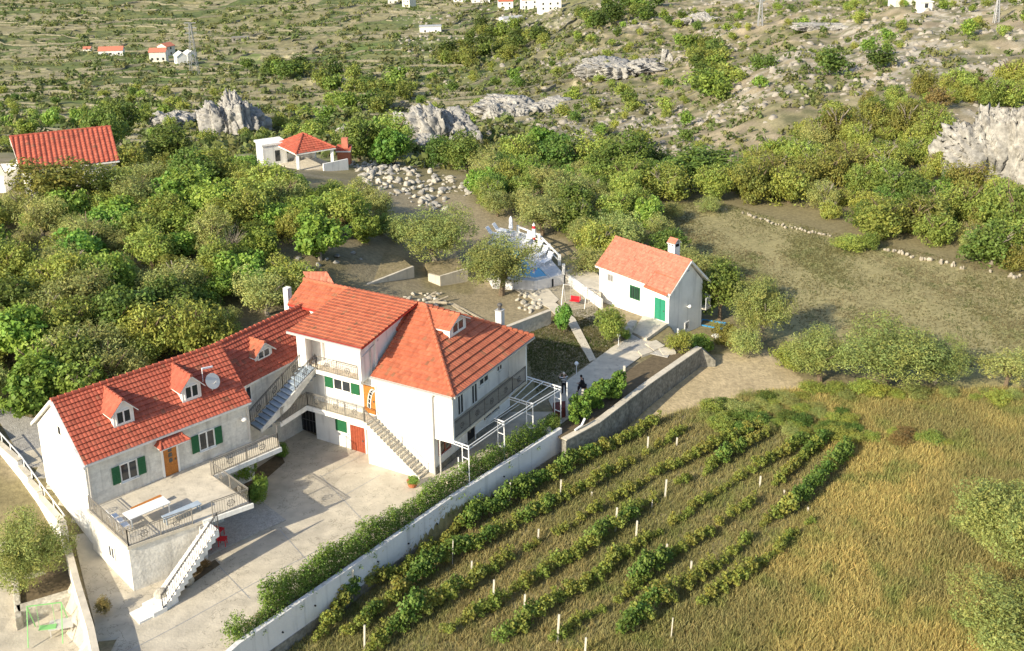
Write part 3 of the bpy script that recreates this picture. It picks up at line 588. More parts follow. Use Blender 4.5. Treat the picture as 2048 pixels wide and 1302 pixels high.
# ================================================================ LEFT HOUSE (stone)
D0 = L0; L = Fr(D0, 43.67)
hl = thing('village_house', L.p(0, 3, 0), 'long low stone house with two white dormers, green shutters and front terrace', 'house')
er, rn, rzl = 5.72, 3.4, 8.55
slL = (rzl-er)/(rn+.35); lz = lambda n: er+(n+.35)*slL
b = MB().use('stone'); b.prism([L.p(a, n, 0)[:2] for a, n in ((-4.7, .02), (6.15, .02), (6.15, 6.7), (-4.7, 6.7))], -.3, 5.75)
b.use('white'); b.prism([L.p(a, n, 0)[:2] for a, n in ((-4.76, 0), (-4.7, 0), (-4.7, 6.72), (-4.76, 6.72))], -.3, 5.75)
b.ext([L.p(-4.76, .0, 5.74), L.p(-4.76, 6.72, 5.74), L.p(-4.76, rn, rzl-.12)], L.e*.4); b.ext([L.p(6.15, .0, 5.74), L.p(6.15, 6.72, 5.74), L.p(6.15, rn, rzl-.12)], -L.e*.4)
b.build('wall', hl, hl)
tiles('roof_slope', [L.p(-4.85, -.35, er), L.p(6.2, -.35, er), L.p(6.42, rn, rzl), L.p(-4.85, rn, rzl)], L.e, 'tileR', hl, hl, course=.34)
tiles('roof_slope', [L.p(-4.85, 2*rn+.35, er), L.p(6.2, 2*rn+.35, er), L.p(6.42, rn, rzl), L.p(-4.85, rn, rzl)], L.e, 'tileR', hl, hl, course=.34)
b = MB().use('white')
for n0, z0 in ((-.42, er-.1), (2*rn+.45, er-.1)): b.ext([L.p(-4.99, n0, z0-.12), L.p(-4.99, rn, rzl-.12), L.p(-4.99, rn, rzl+.1), L.p(-4.99, n0, z0+.08)], L.e*.14)
b.build('verge_board', hl, hl); ridge(L.p(-4.9, rn, rzl+.04), L.p(6.4, rn, rzl+.04), 'tileR', hl, hl)
dormer(L, -2.35, -1.05, .9, 6.62, 7.72, 8.42, rn, .22, hl, hl, 'tileR', lz); dormer(L, 2.15, 3.45, .9, 6.66, 7.72, 8.42, rn, .22, hl, hl, 'tileR', lz)
dr = door(L, .05, 0, 2.78, .88, 2.08, hl, hl)
window(L, -2.65, 0, 3.65, .95, 1.05, hl, hl, shut='green'); window(L, 2.55, 0, 3.62, .95, 1.1, hl, hl, shut='green')
# porch roof above the door
b = MB().use('white'); b.box(L.p(-.3, -.75, 4.98), L.e*1.65, L.n*.75, Z3*.12); pr = b.build('porch_roof', hl, hl)
pa, pb_, pc, pd = L.p(-.42, -.85, 5.1), L.p(1.5, -.85, 5.1), L.p(1.05, 0, 5.62), L.p(.05, 0, 5.62)
tiles('porch_tiles', [pa, pb_, pc, pd], L.e, 'tileR', pr, hl, course=.28, thick=.05, lift=.03); tiles('porch_tiles', [pa, pd, L.p(-.42, 0, 5.1)], L.n, 'tileR', pr, hl, course=.28, thick=.05, lift=.03); tiles('porch_tiles', [pb_, pc, L.p(1.5, 0, 5.1)], L.n, 'tileR', pr, hl, course=.28, thick=.05, lift=.03)
ridge(pa, pd, 'tileR', pr, hl, r=.08); ridge(pb_, pc, 'tileR', pr, hl, r=.08)
b = MB().use('gutter'); b.tube([L.p(-4.62, -.1, 5.7), L.p(-4.62, -.08, 0)], .05); b.build('drain_pipe', hl, hl); b = MB().use('gutter'); b.tube([L.p(6.0, -.08, 5.7), L.p(6.0, -.08, 2.9)], .045); b.build('drain_pipe', hl, hl)
b = MB().use('white'); b.sphere(L.p(5.55, -.35, 4.75), .2, 10, 7, (1, 1, .7)); b.bar(L.p(5.55, -.02, 4.85), L.p(5.55, -.35, 4.85), .04); b.build('wall_lamp', hl, hl)
b = MB().use('dark'); b.box(L.p(-4.78, 3.0, 6.4), L.e*.03, L.n*.3, Z3*.5); b.build('vent', hl, hl)
# terrace with landing
T = [L.p(-4.95, -.62, 0), L.p(-4.98, -5.32, 0), L.p(2.2, -6.4, 0), L.p(2.2, -2.0, 0)]
b = MB().use('stone'); b.prism([p[:2] for p in (L.p(-4.92, 0, 0), L.p(-4.92, -5.25, 0), L.p(-.75, -5.9, 0), L.p(-.6, -3.0, 0), L.p(2.1, -3.0, 0), L.p(2.1, 0, 0))], -.3, 2.55)
b.use('conc'); b.prism([p[:2] for p in (L.p(-5.0, 0, 0), L.p(-5.02, -5.36, 0), L.p(2.25, -6.45, 0), L.p(2.22, -1.98, 0), L.p(7.1, -1.9, 0), L.p(7.6, -.9, 0), L.p(7.3, .15, 0), L.p(6.15, 0, 0))], 2.58, 2.76)
b.use('white'); b.prism([p[:2] for p in (L.p(-.75, -6.05, 0), L.p(2.3, -6.52, 0), L.p(2.3, -6.4, 0), L.p(-.75, -5.95, 0))], 2.48, 2.765); b.prism([p[:2] for p in (L.p(2.25, -2.06, 0), L.p(7.15, -2.0, 0), L.p(7.1, -1.9, 0), L.p(2.25, -1.96, 0))], 2.45, 2.765)
b.box(L.p(-.95, -5.95, -.1), L.e*.3, L.n*.35, Z3*2.6)
ter = b.build('terrace', hl, hl)
railing([L.p(-4.9, -.3, 2.76), L.p(-4.92, -5.3, 2.76), L.p(-1.3, -5.86, 2.76)], ter, hl, mt='iron_lit'); railing([L.p(-.1, -6.03, 2.76), L.p(2.15, -6.35, 2.76), L.p(2.15, -1.9, 2.76)], ter, hl, mt='iron_lit')
railing([L.p(2.35, -1.9, 2.76), L.p(7.0, -1.83, 2.76), L.p(7.5, -.95, 2.76)], ter, hl, mt='iron_lit')
window(L, -4.95, -3.2, .9, .6, .7, ter, hl, out=-1, along='n', sill=False)
# terrace staircase : runs down along the front towards the left
a0, a1 = L.p(-4.6, -6.95, -.25), L.p(-.45, -6.1, 2.62); dv = a1-a0
st = stairs(L, a0, a1, -L.n*1.15, 14, hl, hl, mt='white', top='white', under=.1)
b = MB().use('white'); b.ext([a0-L.n*.05+Z3*-.1, a0-L.n*.05+Z3*.25, a1-L.n*.05, a1-L.n*.05-Z3*.35, a0-L.n*.05+dv*.2-Z3*.1], L.n*.12); b.box(L.p(-5.2, -8.15, -.3), L.e*.8, L.n*1.3, Z3*.32); b.box(L.p(-6.0, -8.1, -.3), L.e*.8, L.n*1.2, Z3*.16)
b.prism([p[:2] for p in (L.p(-4.6, -6.95, 0), L.p(-4.6, -8.05, 0), L.p(-3.6, -7.9, 0), L.p(-3.6, -6.8, 0))], -.3, .1); b.build('stringer', st, hl)
railing([a0-L.n*1.13+Z3*.15, a1-L.n*1.13+Z3*.1], st, hl, motif=False, post=4)

# ================================================================ MIDDLE HOUSE
mE = [G(479, 778.2, 5.75), G(593, 719.5, 5.75)]; mR = [G(426, 693, 8.15), G(633, 600, 8.15)]
md = mE[1]-mE[0]; mang = math.degrees(math.atan2(md[1], md[0])); Mf = Fr(mE[0], mang)
hm = thing('village_house', Mf.p(4, 2, 0), 'narrow middle house joining the stone house and the big white house, one dormer', 'house')
ml = np.linalg.norm(md[:2]); rd = (mR[0]-mE[0])@Mf.n; rs0 = (mR[0]-mE[0])@Mf.e; rs1 = (mR[1]-mE[0])@Mf.e; ex = 2.2
b = MB().use('stone'); b.prism([Mf.p(a, n, 0)[:2] for a, n in ((-.6, .3), (ml+1.2, .3), (ml+3.2, 2*rd-.3), (-.6, 2*rd-.3))], 0, 5.7); b.use('white'); b.build('wall', hm, hm)
tiles('roof_slope', [Mf.p(-1.0, 0, 5.75), Mf.p(ml+.6, 0, 5.75), Mf.p(max(rs1, ml+.6), rd, 8.15), Mf.p(rs0-.6, rd, 8.15)], Mf.e, 'tileR', hm, hm, course=.34)
tiles('roof_slope', [Mf.p(-1.0, 2*rd, 5.75), Mf.p(ml+3.6, 2*rd, 5.75), Mf.p(max(rs1, ml+.6), rd, 8.15), Mf.p(rs0-.6, rd, 8.15)], Mf.e, 'tileR', hm, hm, course=.34)
ridge(Mf.p(rs0-.5, rd, 8.19), Mf.p(rs1, rd, 8.19), 'tileR', hm, hm)
mz = lambda n: 5.75+n*2.4/rd
dormer(Mf, 2.3, 3.85, .8, 6.4, 7.12, 7.78, rd-.2, .22, hm, hm, 'tileO', mz)
window(Mf, .35, .3, 4.5, .8, .9, hm, hm)
c2 = G(573, 614, 7.0); b = MB().use('white'); b.box(c2-B.e*.22-Z3*1.5, B.e*.44, B.n*.44, Z3*3.0); b.build('chimney', hm, hm)

# ================================================================ SMALL HOUSE
S0 = G(1337, 650, 0); S = Fr(S0, 137)     # s runs to the left along the front, n = +90 -> towards camera ; use -n as back
S = Fr(S0, 133 + 0); S = Fr(S0, -47)      # s to the right along the front, n = back
hs = thing('cottage', S.p(-4, 2.3, 0), 'small white cottage with pale orange roof, green double door and square chimney', 'house')
b = MB().use('white'); b.prism([S.p(a, n, 0)[:2] for a, n in ((-8.15, 0), (0, 0), (0, 4.65), (-8.15, 4.65))], [-.3, -.8, -2.3, -2.3], [3.3, 2.9, 2.9, 3.3])
b.ext([S.p(0, 0, 2.88), S.p(0, 4.65, 2.88), S.p(0, 2.5, 5.2)], -S.e*.3); b.ext([S.p(-8.15, 0, 3.28), S.p(-8.15, 4.65, 3.28), S.p(-8.15, 2.45, 5.4)], S.e*.3); b.build('wall', hs, hs)
Ra, Rb = S.p(-8.35, 2.4, 5.5), S.p(.35, 2.5, 5.35)
tiles('roof_slope', [S.p(-8.4, -.3, 3.38), S.p(-2.3, -.3, 3.18), S.p(-2.3, 2.45, 5.4), Ra], S.e, 'tileP', hs, hs, course=.3, wave=.2, lift=.03)
tiles('roof_slope', [S.p(-2.3, -.3, 3.18), S.p(.35, -.3, 2.98), Rb, S.p(-2.3, 2.45, 5.4)], S.e, 'tileP', hs, hs, course=.3, wave=.2, lift=.03)
tiles('roof_patch', [S.p(-2.5, -.55, 2.98), S.p(.1, -.55, 2.8), S.p(.1, 1.1, 4.2), S.p(-2.3, 1.1, 4.3)], S.e, 'tileO', hs, hs, course=.3, wave=.2, lift=.03, thick=.05)
tiles('roof_slope', [S.p(-8.4, 5.2, 3.0), S.p(.35, 5.3, 2.75), Rb, Ra], S.e, 'tileP', hs, hs, course=.3, wave=.2, lift=.03)
ridge(Ra+Z3*.02, Rb+Z3*.02, 'tileP', hs, hs, r=.1)
b = MB().use('white'); b.ext([S.p(.3, -.45, 2.7), S.p(.3, -.45, 2.9), Rb+Z3*.04, Rb-Z3*.16], S.e*.08); b.ext([S.p(.3, 5.35, 2.5), S.p(.3, 5.35, 2.72), Rb+Z3*.04, Rb-Z3*.16], S.e*.08); b.build('verge_board', hs, hs)
door(S, -1.55, 0, .22, 1.22, 1.98, hs, hs, m='green2', kind='leaf2', name='double_door'); window(S, -4.35, 0, 1.4, 1.0, 1.05, hs, hs, bars='green', frame='green', sill=False); window(S, -7.05, 0, 2.3, .55, .55, hs, hs, bars='gutter', frame='gutter', sill=False)
window(S, 0, 2.35, -1.2, .45, .65, hs, hs, out=1, along='n', sill=False)
b = MB().use('white'); b.sphere(S.p(.32, 2.5, 1.1), .17, 12, 8); b.bar(S.p(0, 2.5, 1.0), S.p(.3, 2.5, 1.0), .05); b.build('wall_lamp', hs, hs)
b = MB().use('blue'); b.box(S.p(.01, 2.35, 4.3), S.e*.03, S.n*.3, Z3*.12); b.box(S.p(.01, 2.4, 4.55), S.e*.03, S.n*.15, Z3*.15); b.build('house_plate', hs, hs)
b = MB().use('white'); cq = S.p(-2.6, 2.9, 4.8); b.box(cq, S.e*.75, S.n*.75, Z3*1.45); b.use('dark'); b.box(cq+Z3*1.2-S.n*.01+S.e*.12, S.e*.12, S.n*.02, Z3*.18); b.box(cq+Z3*1.2-S.n*.01+S.e*.45, S.e*.12, S.n*.02, Z3*.18); b.box(cq+Z3*1.12+S.e*.74+S.n*.12, S.e*.02, S.n*.5, Z3*.28)
ch = b.build('chimney', hs, hs)
for sg in (0, 1): tiles('chimney_roof', [cq+Z3*1.42+S.n*(-.1 if sg == 0 else .85)-S.e*.08, cq+Z3*1.42+S.n*(-.1 if sg == 0 else .85)+S.e*.83, cq+Z3*1.85+S.n*.375+S.e*.83, cq+Z3*1.85+S.n*.375-S.e*.08], S.e, 'tileP', ch, hs, course=.25, wave=.2, thick=.05, lift=.02)
b = MB().use('conc'); b.box(S.p(-.9, 4.65, .1), S.e*1.3, S.n*.9, Z3*.14); bb = b.build('rear_balcony', hs, hs)
railing([S.p(.4, 4.7, .24), S.p(.4, 5.5, .24), S.p(-.9, 5.5, .24)], bb, hs, mt='wsteel', motif=False)
#@@SITE
# ================================================================ ground sheets
def sheet(name, poly, m, off=.05, zf=None, cell=1.2, kind='structure', thick=0):
    "thin slab following the property ground (or zf)"
    bm = bmesh.new(); f = bm.faces.new([bm.verts.new((p[0], p[1], 0)) for p in poly])
    xs = [p[0] for p in poly]; ys = [p[1] for p in poly]
    for x in np.arange(min(xs)+cell/2, max(xs), cell): bmesh.ops.bisect_plane(bm, geom=bm.verts[:]+bm.edges[:]+bm.faces[:], plane_co=(x, 0, 0), plane_no=(1, 0, 0))
    for y in np.arange(min(ys)+cell/2, max(ys), cell): bmesh.ops.bisect_plane(bm, geom=bm.verts[:]+bm.edges[:]+bm.faces[:], plane_co=(0, y, 0), plane_no=(0, 1, 0))
    bmesh.ops.triangulate(bm, faces=bm.faces[:])
    zf = zf or HZ
    for v in bm.verts: v.co.z = float(zf(v.co.x, v.co.y))+off
    bmesh.ops.recalc_face_normals(bm, faces=bm.faces)
    if sum(f.normal.z for f in bm.faces) < 0: bmesh.ops.reverse_faces(bm, faces=bm.faces[:])
    if thick:
        r = bmesh.ops.extrude_face_region(bm, geom=bm.faces[:]); vv = [e for e in r['geom'] if isinstance(e, bmesh.types.BMVert)]
        for v in vv: v.co.z += thick
    me = bpy.data.meshes.new(name); bm.to_mesh(me); bm.free(); me.materials.append(M[m] if isinstance(m, str) else m)
    o = bpy.data.objects.new(name, me); COL.objects.link(o); tag(o, kind=kind); return o
def px(*pts, z=0.): return [G(p[0], p[1], z)[:2] for p in pts]
def one(b, name, label, cat, group=None, m=None, smooth=False, bevel=0): return tag(b.build(name, m=m, smooth=smooth, bevel=bevel), label, cat, group)
def wall(name, pts, z0, z1, th, m, label, top=None, group=None):
    "wall along polyline pts (3d/2d), heights z0,z1 scalars or lists, thickness to the left"
    n = len(pts); P = [np.array([p[0], p[1]]) for p in pts]; z0 = [z0]*n if np.isscalar(z0) else z0; z1 = [z1]*n if np.isscalar(z1) else z1
    off = []
    for i in range(n):
        d = P[min(i+1, n-1)]-P[max(i-1, 0)]; d = d/np.linalg.norm(d); off.append(np.array([-d[1], d[0]])*th)
    b = MB().use(m)
    for i in range(n-1): b.prism([P[i], P[i+1], P[i+1]+off[i+1], P[i]+off[i]], [z0[i], z0[i+1], z0[i+1], z0[i]], [z1[i], z1[i+1], z1[i+1], z1[i]])
    if top:
        b.use(top)
        for i in range(n-1): b.prism([P[i]-off[i]*.12, P[i+1]-off[i+1]*.12, P[i+1]+off[i+1]*1.12, P[i]+off[i]*1.12], [z1[i]-.002, z1[i+1]-.002, z1[i+1]-.002, z1[i]-.002], [z1[i]+.07, z1[i+1]+.07, z1[i+1]+.07, z1[i]+.07])
    return tag(b.build(name), label, 'wall', group)
def drivemat():
    m = mat('driveway_concrete', (.54, .485, .38), .92, .16, .3, .25, 7, col2=(.43, .39, .315)); t = m.node_tree; b = t.nodes['Principled BSDF']
    src = b.inputs['Base Color'].links[0].from_socket
    g = t.nodes.new('ShaderNodeNewGeometry'); v = t.nodes.new('ShaderNodeTexVoronoi'); v.feature = 'DISTANCE_TO_EDGE'; v.inputs['Scale'].default_value = .16
    nz = t.nodes.new('ShaderNodeTexNoise'); nz.inputs['Scale'].default_value = 1.1; nz.inputs['Detail'].default_value = 6; t.links.new(g.outputs['Position'], nz.inputs['Vector'])
    mx0 = t.nodes.new('ShaderNodeMix'); mx0.data_type = 'VECTOR'; mx0.inputs[0].default_value = .12; t.links.new(g.outputs['Position'], mx0.inputs[4]); 
    sc_ = t.nodes.new('ShaderNodeVectorMath'); sc_.operation = 'SCALE'; sc_.inputs['Scale'].default_value = 9; t.links.new(nz.outputs['Color'], sc_.inputs[0]); ad = t.nodes.new('ShaderNodeVectorMath'); t.links.new(g.outputs['Position'], ad.inputs[0]); t.links.new(sc_.outputs[0], ad.inputs[1]); t.links.new(ad.outputs[0], v.inputs['Vector'])
    mr = t.nodes.new('ShaderNodeMapRange'); mr.inputs['From Max'].default_value = .012; mr.inputs['To Min'].default_value = .5; mr.inputs['To Max'].default_value = 1; t.links.new(v.outputs['Distance'], mr.inputs['Value'])
    vm = t.nodes.new('ShaderNodeVectorMath'); vm.operation = 'SCALE'; t.links.new(src, vm.inputs[0]); t.links.new(mr.outputs[0], vm.inputs['Scale']); t.links.new(vm.outputs[0], b.inputs['Base Color']); return m
M['drive'] = drivemat(); M['edge'] = mat('edge_stone', (.36, .32, .25), .95, .35, 2, .7, 4)
WP = [G(180, 1560, .2), G(480, 1290, .2), G(700, 1140, .2), G(900, 1000, .2), G(1124, 862, .2)]
drv = [G(205, 1400, 0)[:2], G(188, 1240, 0)[:2], G(165, 1150, 0)[:2], G(150, 1085, .3)[:2], G(118, 1040, .9)[:2], G(60, 960, 1.6)[:2], G(40, 915, 1.8)[:2], G(100, 900, 1.8)[:2], L.p(-4.7, 6.5, 0)[:2], L.p(-4.6, .1, 0)[:2], L.p(6.1, .2, 0)[:2], Mf.p(0, .4, 0)[:2], Mf.p(5, .5, 0)[:2], B.p(-12, .6, 0)[:2], B.p(-10, .3, 0)[:2], B.p(-.1, .2, 0)[:2], B.p(-.1, 9.8, 0)[:2], B.p(3.0, 11.5, 0)[:2], B.p(4.3, 9.2, 0)[:2]]+[p[:2] for p in (WP[4], WP[3], WP[2], WP[1], WP[0])]
sheet('driveway', drv, 'drive', off=.055)
jt = MB().use('grey')
for p_, q_ in (((862, 985), (240, 1302)), ((640, 950), (735, 1050)), ((560, 1060), (640, 1150)), ((735, 905), (640, 955)), ((760, 950), (690, 990)), ((430, 1122), (500, 1195))):
    P_, Q_ = G(*p_, 0), G(*q_, 0); n_ = max(2, int(np.linalg.norm(P_-Q_)/1.0)); d_ = (Q_-P_)/np.linalg.norm(Q_-P_); w2 = np.array([-d_[1], d_[0], 0])*.022
    for i in range(n_):
        a_, c_ = P_+(Q_-P_)*i/n_, P_+(Q_-P_)*(i+1)/n_; a_ = np.array([a_[0], a_[1], float(HZ(a_[0], a_[1]))+.061]); c_ = np.array([c_[0], c_[1], float(HZ(c_[0], c_[1]))+.061]); jt.add([a_-w2, c_-w2, c_+w2, a_+w2], [(0, 1, 2, 3)])
tag(jt.build('driveway_joints'), kind='structure')
sheet('gravel', px((40, 915), (60, 960), (95, 955), (100, 860), (40, 850), (-20, 830), z=1.9), mat('gravel', (.30, .29, .27), 1, .25, 4, .6, 12), off=.04)
sheet('paving', px((425, 1000), (500, 985), (572, 1041), (415, 1112), (385, 1092)), 'paving', off=.06, thick=.05)
lane = sheet('path', px((1097, 800), (1136, 760), (1182, 726), (1225, 694), (1262, 674), (1330, 690), (1301, 699), (1250, 737), (1180, 790), (1140, 835), (1120, 850)), 'conc', off=.06, thick=.04)
sheet('path', px((1020, 575), (1072, 552), (1118, 600), (1096, 616)), 'conc', off=.06, thick=.05); sheet('path', px((1096, 616), (1110, 606), (1150, 638), (1192, 720), (1179, 724), (1137, 650), (1112, 632)), 'conc', off=.07, thick=.08)
sheet('yard', px((1075, 570), (1130, 556), (1200, 605), (1190, 640), (1150, 632), (1112, 600)), mat('yard_dirt_concrete', (.40, .35, .26), .95, .25, 1.1, .3, 6, col2=(.30, .27, .20)), off=.045)
sheet('path', px((1232, 700), (1262, 668), (1300, 690), (1345, 700), (1335, 716), (1290, 706)), 'paving', off=.07, thick=.05)
tag(MB().use('conc').prism(px((1264, 666), (1287, 634), (1335, 652), (1293, 682)), -.1, [.12, .2, .24, .2]).build('ramp'), kind='structure')
for q in (((1290, 690), (1312, 683), (1330, 695), (1308, 704)), ((1318, 700), (1345, 696), (1352, 708), (1326, 712)), ((1276, 704), (1296, 698), (1306, 706), (1284, 714))):
    one(MB().use('conc').prism(px(*q), -.05, .16), 'paving_slab', 'pale concrete slab set in the ground below the cottage ramp', 'slab', 'slabs below the cottage ramp')
# ---------------------------------------------------------------- walls
ww = wall('retaining_wall', WP, -2.75, [.3, .3, .3, .3, .42], .3, 'concw', 'long white painted retaining wall between driveway hedge and vineyard')
d_ = (WP[-1]-WP[-2])[:2]; d_ = d_/np.linalg.norm(d_); 
b = MB().use('conc2'); nrm_ = np.array([d_[1], -d_[0]])
for p, q in zip(WP[:-1], WP[1:]): b.prism([p[:2]+nrm_*.0, q[:2]+nrm_*.0, q[:2]+nrm_*.07, p[:2]+nrm_*.07], -2.8, -1.35)
b.build('footing', ww)
b = MB().use('dark')
for i in range(12):
    t = (i+.5)/12*3.6; k = min(3, int(t*4/4)); q = WP[k]*(1-(t-k))+WP[k+1]*(t-k) if k < 4 else WP[4]; q = np.array([q[0], q[1], -.75+.25*(i % 2)-.3*(i % 3 == 0)]); n3 = np.array([*nrm_, 0]); b.tube([q-n3*.02, q+n3*.085], .05, 8)
b.build('weep_holes', ww)
RW = [np.array([3.5, 69.7]), np.array([6.06, 72.15]), np.array([10.39, 78.14]), np.array([15.4, 84.5])]
wall('retaining_wall', RW, -2.75, [.05, .1, .1, .12], .42, 'conc2', 'grey rough concrete retaining wall from the white wall end towards the cottage', top='conc')
wall('retaining_wall', [RW[3], RW[3]+np.array([1.2, -.1])], -2.75, [.1, -1.0], .4, 'conc2', 'short grey return of the concrete retaining wall below the cottage bushes')
tag(MB().use('soil').prism([p+np.array([-.8, .8])*0 for p in (RW[0]+[-.3, .4], RW[1]+[-.3, .35], RW[2]+[-.3, .3], RW[3]+[-.4, .2], RW[3]+[-2.5, .8], RW[2]+[-2.5, 1.5], RW[1]+[-1.6, 1.4], RW[0]+[-.8, 1.2])], -.1, .0).build('planting_bed'), kind='structure')
b = MB().use('conc').prism([B.p(.75, -.4, 0)[:2], B.p(1.35, -.6, 0)[:2], B.p(3.7, 8.9, 0)[:2], B.p(3.15, 9.0, 0)[:2]], -.1, .28); one(b, 'parapet', 'low pale concrete kerb wall running under the pergola beside the hedge', 'kerb')
# stepped neighbour wall on the left
zt = [.95, .95, .95, 1.0, 1.05, 1.5, 2.1, 2.6, 3.0]; b = MB().use('white')
for i in range(8):
    p, q = NWP[i][:2], NWP[i+1][:2]; L_ = np.linalg.norm(q-p); d = (q-p)/L_; nn_ = np.array([-d[1], d[0]])*.28; k = max(1, int(L_/1.5)) if i > 3 else 1
    for j in range(k):
        a_, c_ = p+d*L_*j/k, p+d*L_*(j+1)/k; z_ = zt[i]+(zt[i+1]-zt[i])*(j+.5)/k; z_ = round(z_*2.5)/2.5
        b.use('white').prism([a_, c_, c_+nn_, a_+nn_], -3.2, z_); b.use('conc').prism([a_-nn_*.15, c_-nn_*.15, c_+nn_*1.15, a_+nn_*1.15], z_-.001, z_+.07)
nw = one(b, 'boundary_wall', 'white stepped boundary wall beside the lane at the left edge', 'wall')
b = MB().use('wsteel')
for i in (4, 5, 6): p, q = NWP[i], NWP[i+1]; b.bar([*p[:2], zt[i]+.55], [*q[:2], zt[i+1]+.55], .06); [b.bar([*(p*(1-t)+q*t)[:2], zt[i]*(1-t)+zt[i+1]*t], [*(p*(1-t)+q*t)[:2], zt[i]*(1-t)+zt[i+1]*t+.55], .05) for t in (.1, .5, .9)]
b.build('handrail', nw)
sheet('courtyard', px((-60, 1260), (-60, 1150), (25, 1130), (160, 1195), (190, 1300), (200, 1400), (-60, 1400), z=-1.9), 'drive', off=.06)
zc = -1.9
b = MB().use('rockw'); pl = px((30, 1205), (160, 1165), (166, 1212), (36, 1250), z=-1.2); b.prism(px((22, 1120), (34, 1116), (44, 1232), (30, 1240), z=-1.2), -2.4, -1.15); b.prism(px((30, 1212), (150, 1176), (160, 1186), (36, 1226), z=-1.2), -2.4, -1.15)
one(b, 'planter_wall', 'white rough stone planter wall around the bush at the lower left', 'planter', bevel=.05)
sheet('planting_bed', px((30, 1110), (120, 1040), (150, 1180), (40, 1222), z=-1.3), 'soil', off=0, zf=lambda x, y: -1.35)
# ---------------------------------------------------------------- rear earth banks and walls
bank = mat('bank_earth', (.27, .22, .13), 1, .3, 1.2, .6, 5, col2=(.20, .17, .09))
tag(MB().use(bank).prism(px((560, 548), (712, 577), (826, 534), (800, 512), (700, 492), (600, 505), z=1.95), -.5, 1.95).build('earth_bank'), kind='structure')
tag(MB().use(bank).prism(px((858, 547), (880, 552), (934, 536), (915, 515), (850, 525), z=1.25), -.5, 1.22).build('earth_bank'), kind='structure')
wall('retaining_wall', px((690, 587), (828, 533), z=2.05), -.4, 2.08, .25, 'conc', 'long bare concrete retaining wall behind the big house roof')
wall('retaining_wall', px((856, 548), (880, 553), (936, 537), z=1.3), -.3, 1.32, .22, 'conc', 'short bare concrete retaining wall with a corner beside the olive tree')
wall('retaining_wall', px((1008, 658), (1102, 622), z=1.2), -.2, 1.2, .3, 'hay', 'pale stone garden wall behind the chimney of the big house', top='conc')
wall('garden_wall', px((1132, 548), (1202, 600), z=.9), -.1, .95, .2, 'white', 'low white yard wall running into the left corner of the cottage')
tag(MB().use('conc').prism(px((1134, 546), (1187, 536), (1204, 560), (1202, 592), z=.9), -.3, .9).build('yard_terrace'), kind='structure')
wall('garden_wall', px((1134, 545), (1190, 520), z=1.2), 0, 1.3, .2, 'hay', 'short grey wall behind the raised yard next to the pool')
b = MB().use('wsteel')
one(MB().use('rockw').prism(px((1240, 672), (1260, 650), (1275, 652), (1262, 672)), 0, .55), 'planter', 'pale stone planter beside the cottage ramp', 'planter', bevel=.08)
# dry stone edge along the field
# ---------------------------------------------------------------- pool
dk = px((1070, 562), (1128, 548), (1070, 483), (1060, 468), (1000, 455), (955, 505), (985, 556), z=1.0)
pool = thing('swimming_pool', G(1020, 520, 0), 'swimming pool with white deck half hidden behind the olive tree', 'pool')
MB().use('concw').prism(dk, -.4, [1.0]*7).build('deck', pool, pool)
MB().use('water').prism(px((1064, 537), (1080, 535), (1098, 553), (1070, 557), (1020, 548), (985, 515), (1000, 490), (1040, 500), z=1.0), .98, 1.02).build('water', pool, pool)
wp_ = [np.array([*p, 1.04]) for p in px((1064, 537), (1080, 535), (1098, 553), (1070, 557), (1020, 548), (985, 515), (1000, 490), (1040, 500), z=1.0)]
b = MB().use('white'); [b.bar(wp_[i], wp_[(i+1) % 8], .25, .06) for i in range(8)]; b.build('coping', pool, pool)
b = MB().use('white'); rail_px = ((1127, 549), (1119, 530), (1098, 508), (1078, 487), (1036, 470)); rp = [np.array([*q, 1.0]) for q in px(*rail_px, z=1.0)]
for p in rp: b.box(p-[.14, .14, 0], [.28, 0, 0], [0, .28, 0], Z3*1.05)
for p, q in zip(rp[1:-1], rp[2:]): b.bar(p+Z3*.95, q+Z3*.95, .14); b.bar(p+Z3*.4, q+Z3*.4, .08)
b.build('balustrade', pool, pool)
b = MB().use('dark'); dd1, dd2 = px((1104, 574), (1127, 565), z=0); b.prism([dd1, dd2, dd2+[.1, .3], dd1+[.1, .3]], 0, .8); b.build('opening', pool, pool)
def lounger(pxy, ang, label):
    p = G(*pxy, 1.0); fr = Fr(p, ang); t = thing('sun_lounger', p, label, 'sun lounger', 'white sun loungers by the pool'); b = MB().use('plasticw')
    b.box(fr.p(-.3, -.8, 1.32), fr.e*.6, fr.n*1.25, Z3*.05)
    b.build('seat', t, t); b = MB().use('plasticw'); b.ext([fr.p(-.3, .45, 1.32), fr.p(.3, .45, 1.32), fr.p(.3, .95, 1.95), fr.p(-.3, .95, 1.95)], fr.n*.05); b.build('backrest', t, t)
    for sx_ in (-.27, .22):
        for sy_ in (-.7, .3): MB().use('plasticw').box(fr.p(sx_, sy_, 1.0), fr.e*.05, fr.n*.05, Z3*.33).build('leg', t, t)
lounger((1092, 527), -35, 'white sun lounger nearest the balustrade end beside the pool'); lounger((1082, 514), -35, 'middle white sun lounger of the three by the pool balustrade'); lounger((1072, 503), -35, 'white sun lounger of the row nearest the red umbrella foot'); lounger((1055, 486), -20, 'white sun lounger with upright back behind the closed red umbrella')
lounger((1003, 466), 60, 'white sun lounger at the far side of the pool by the white umbrella'); lounger((990, 473), 60, 'white sun lounger at the far left corner of the pool')
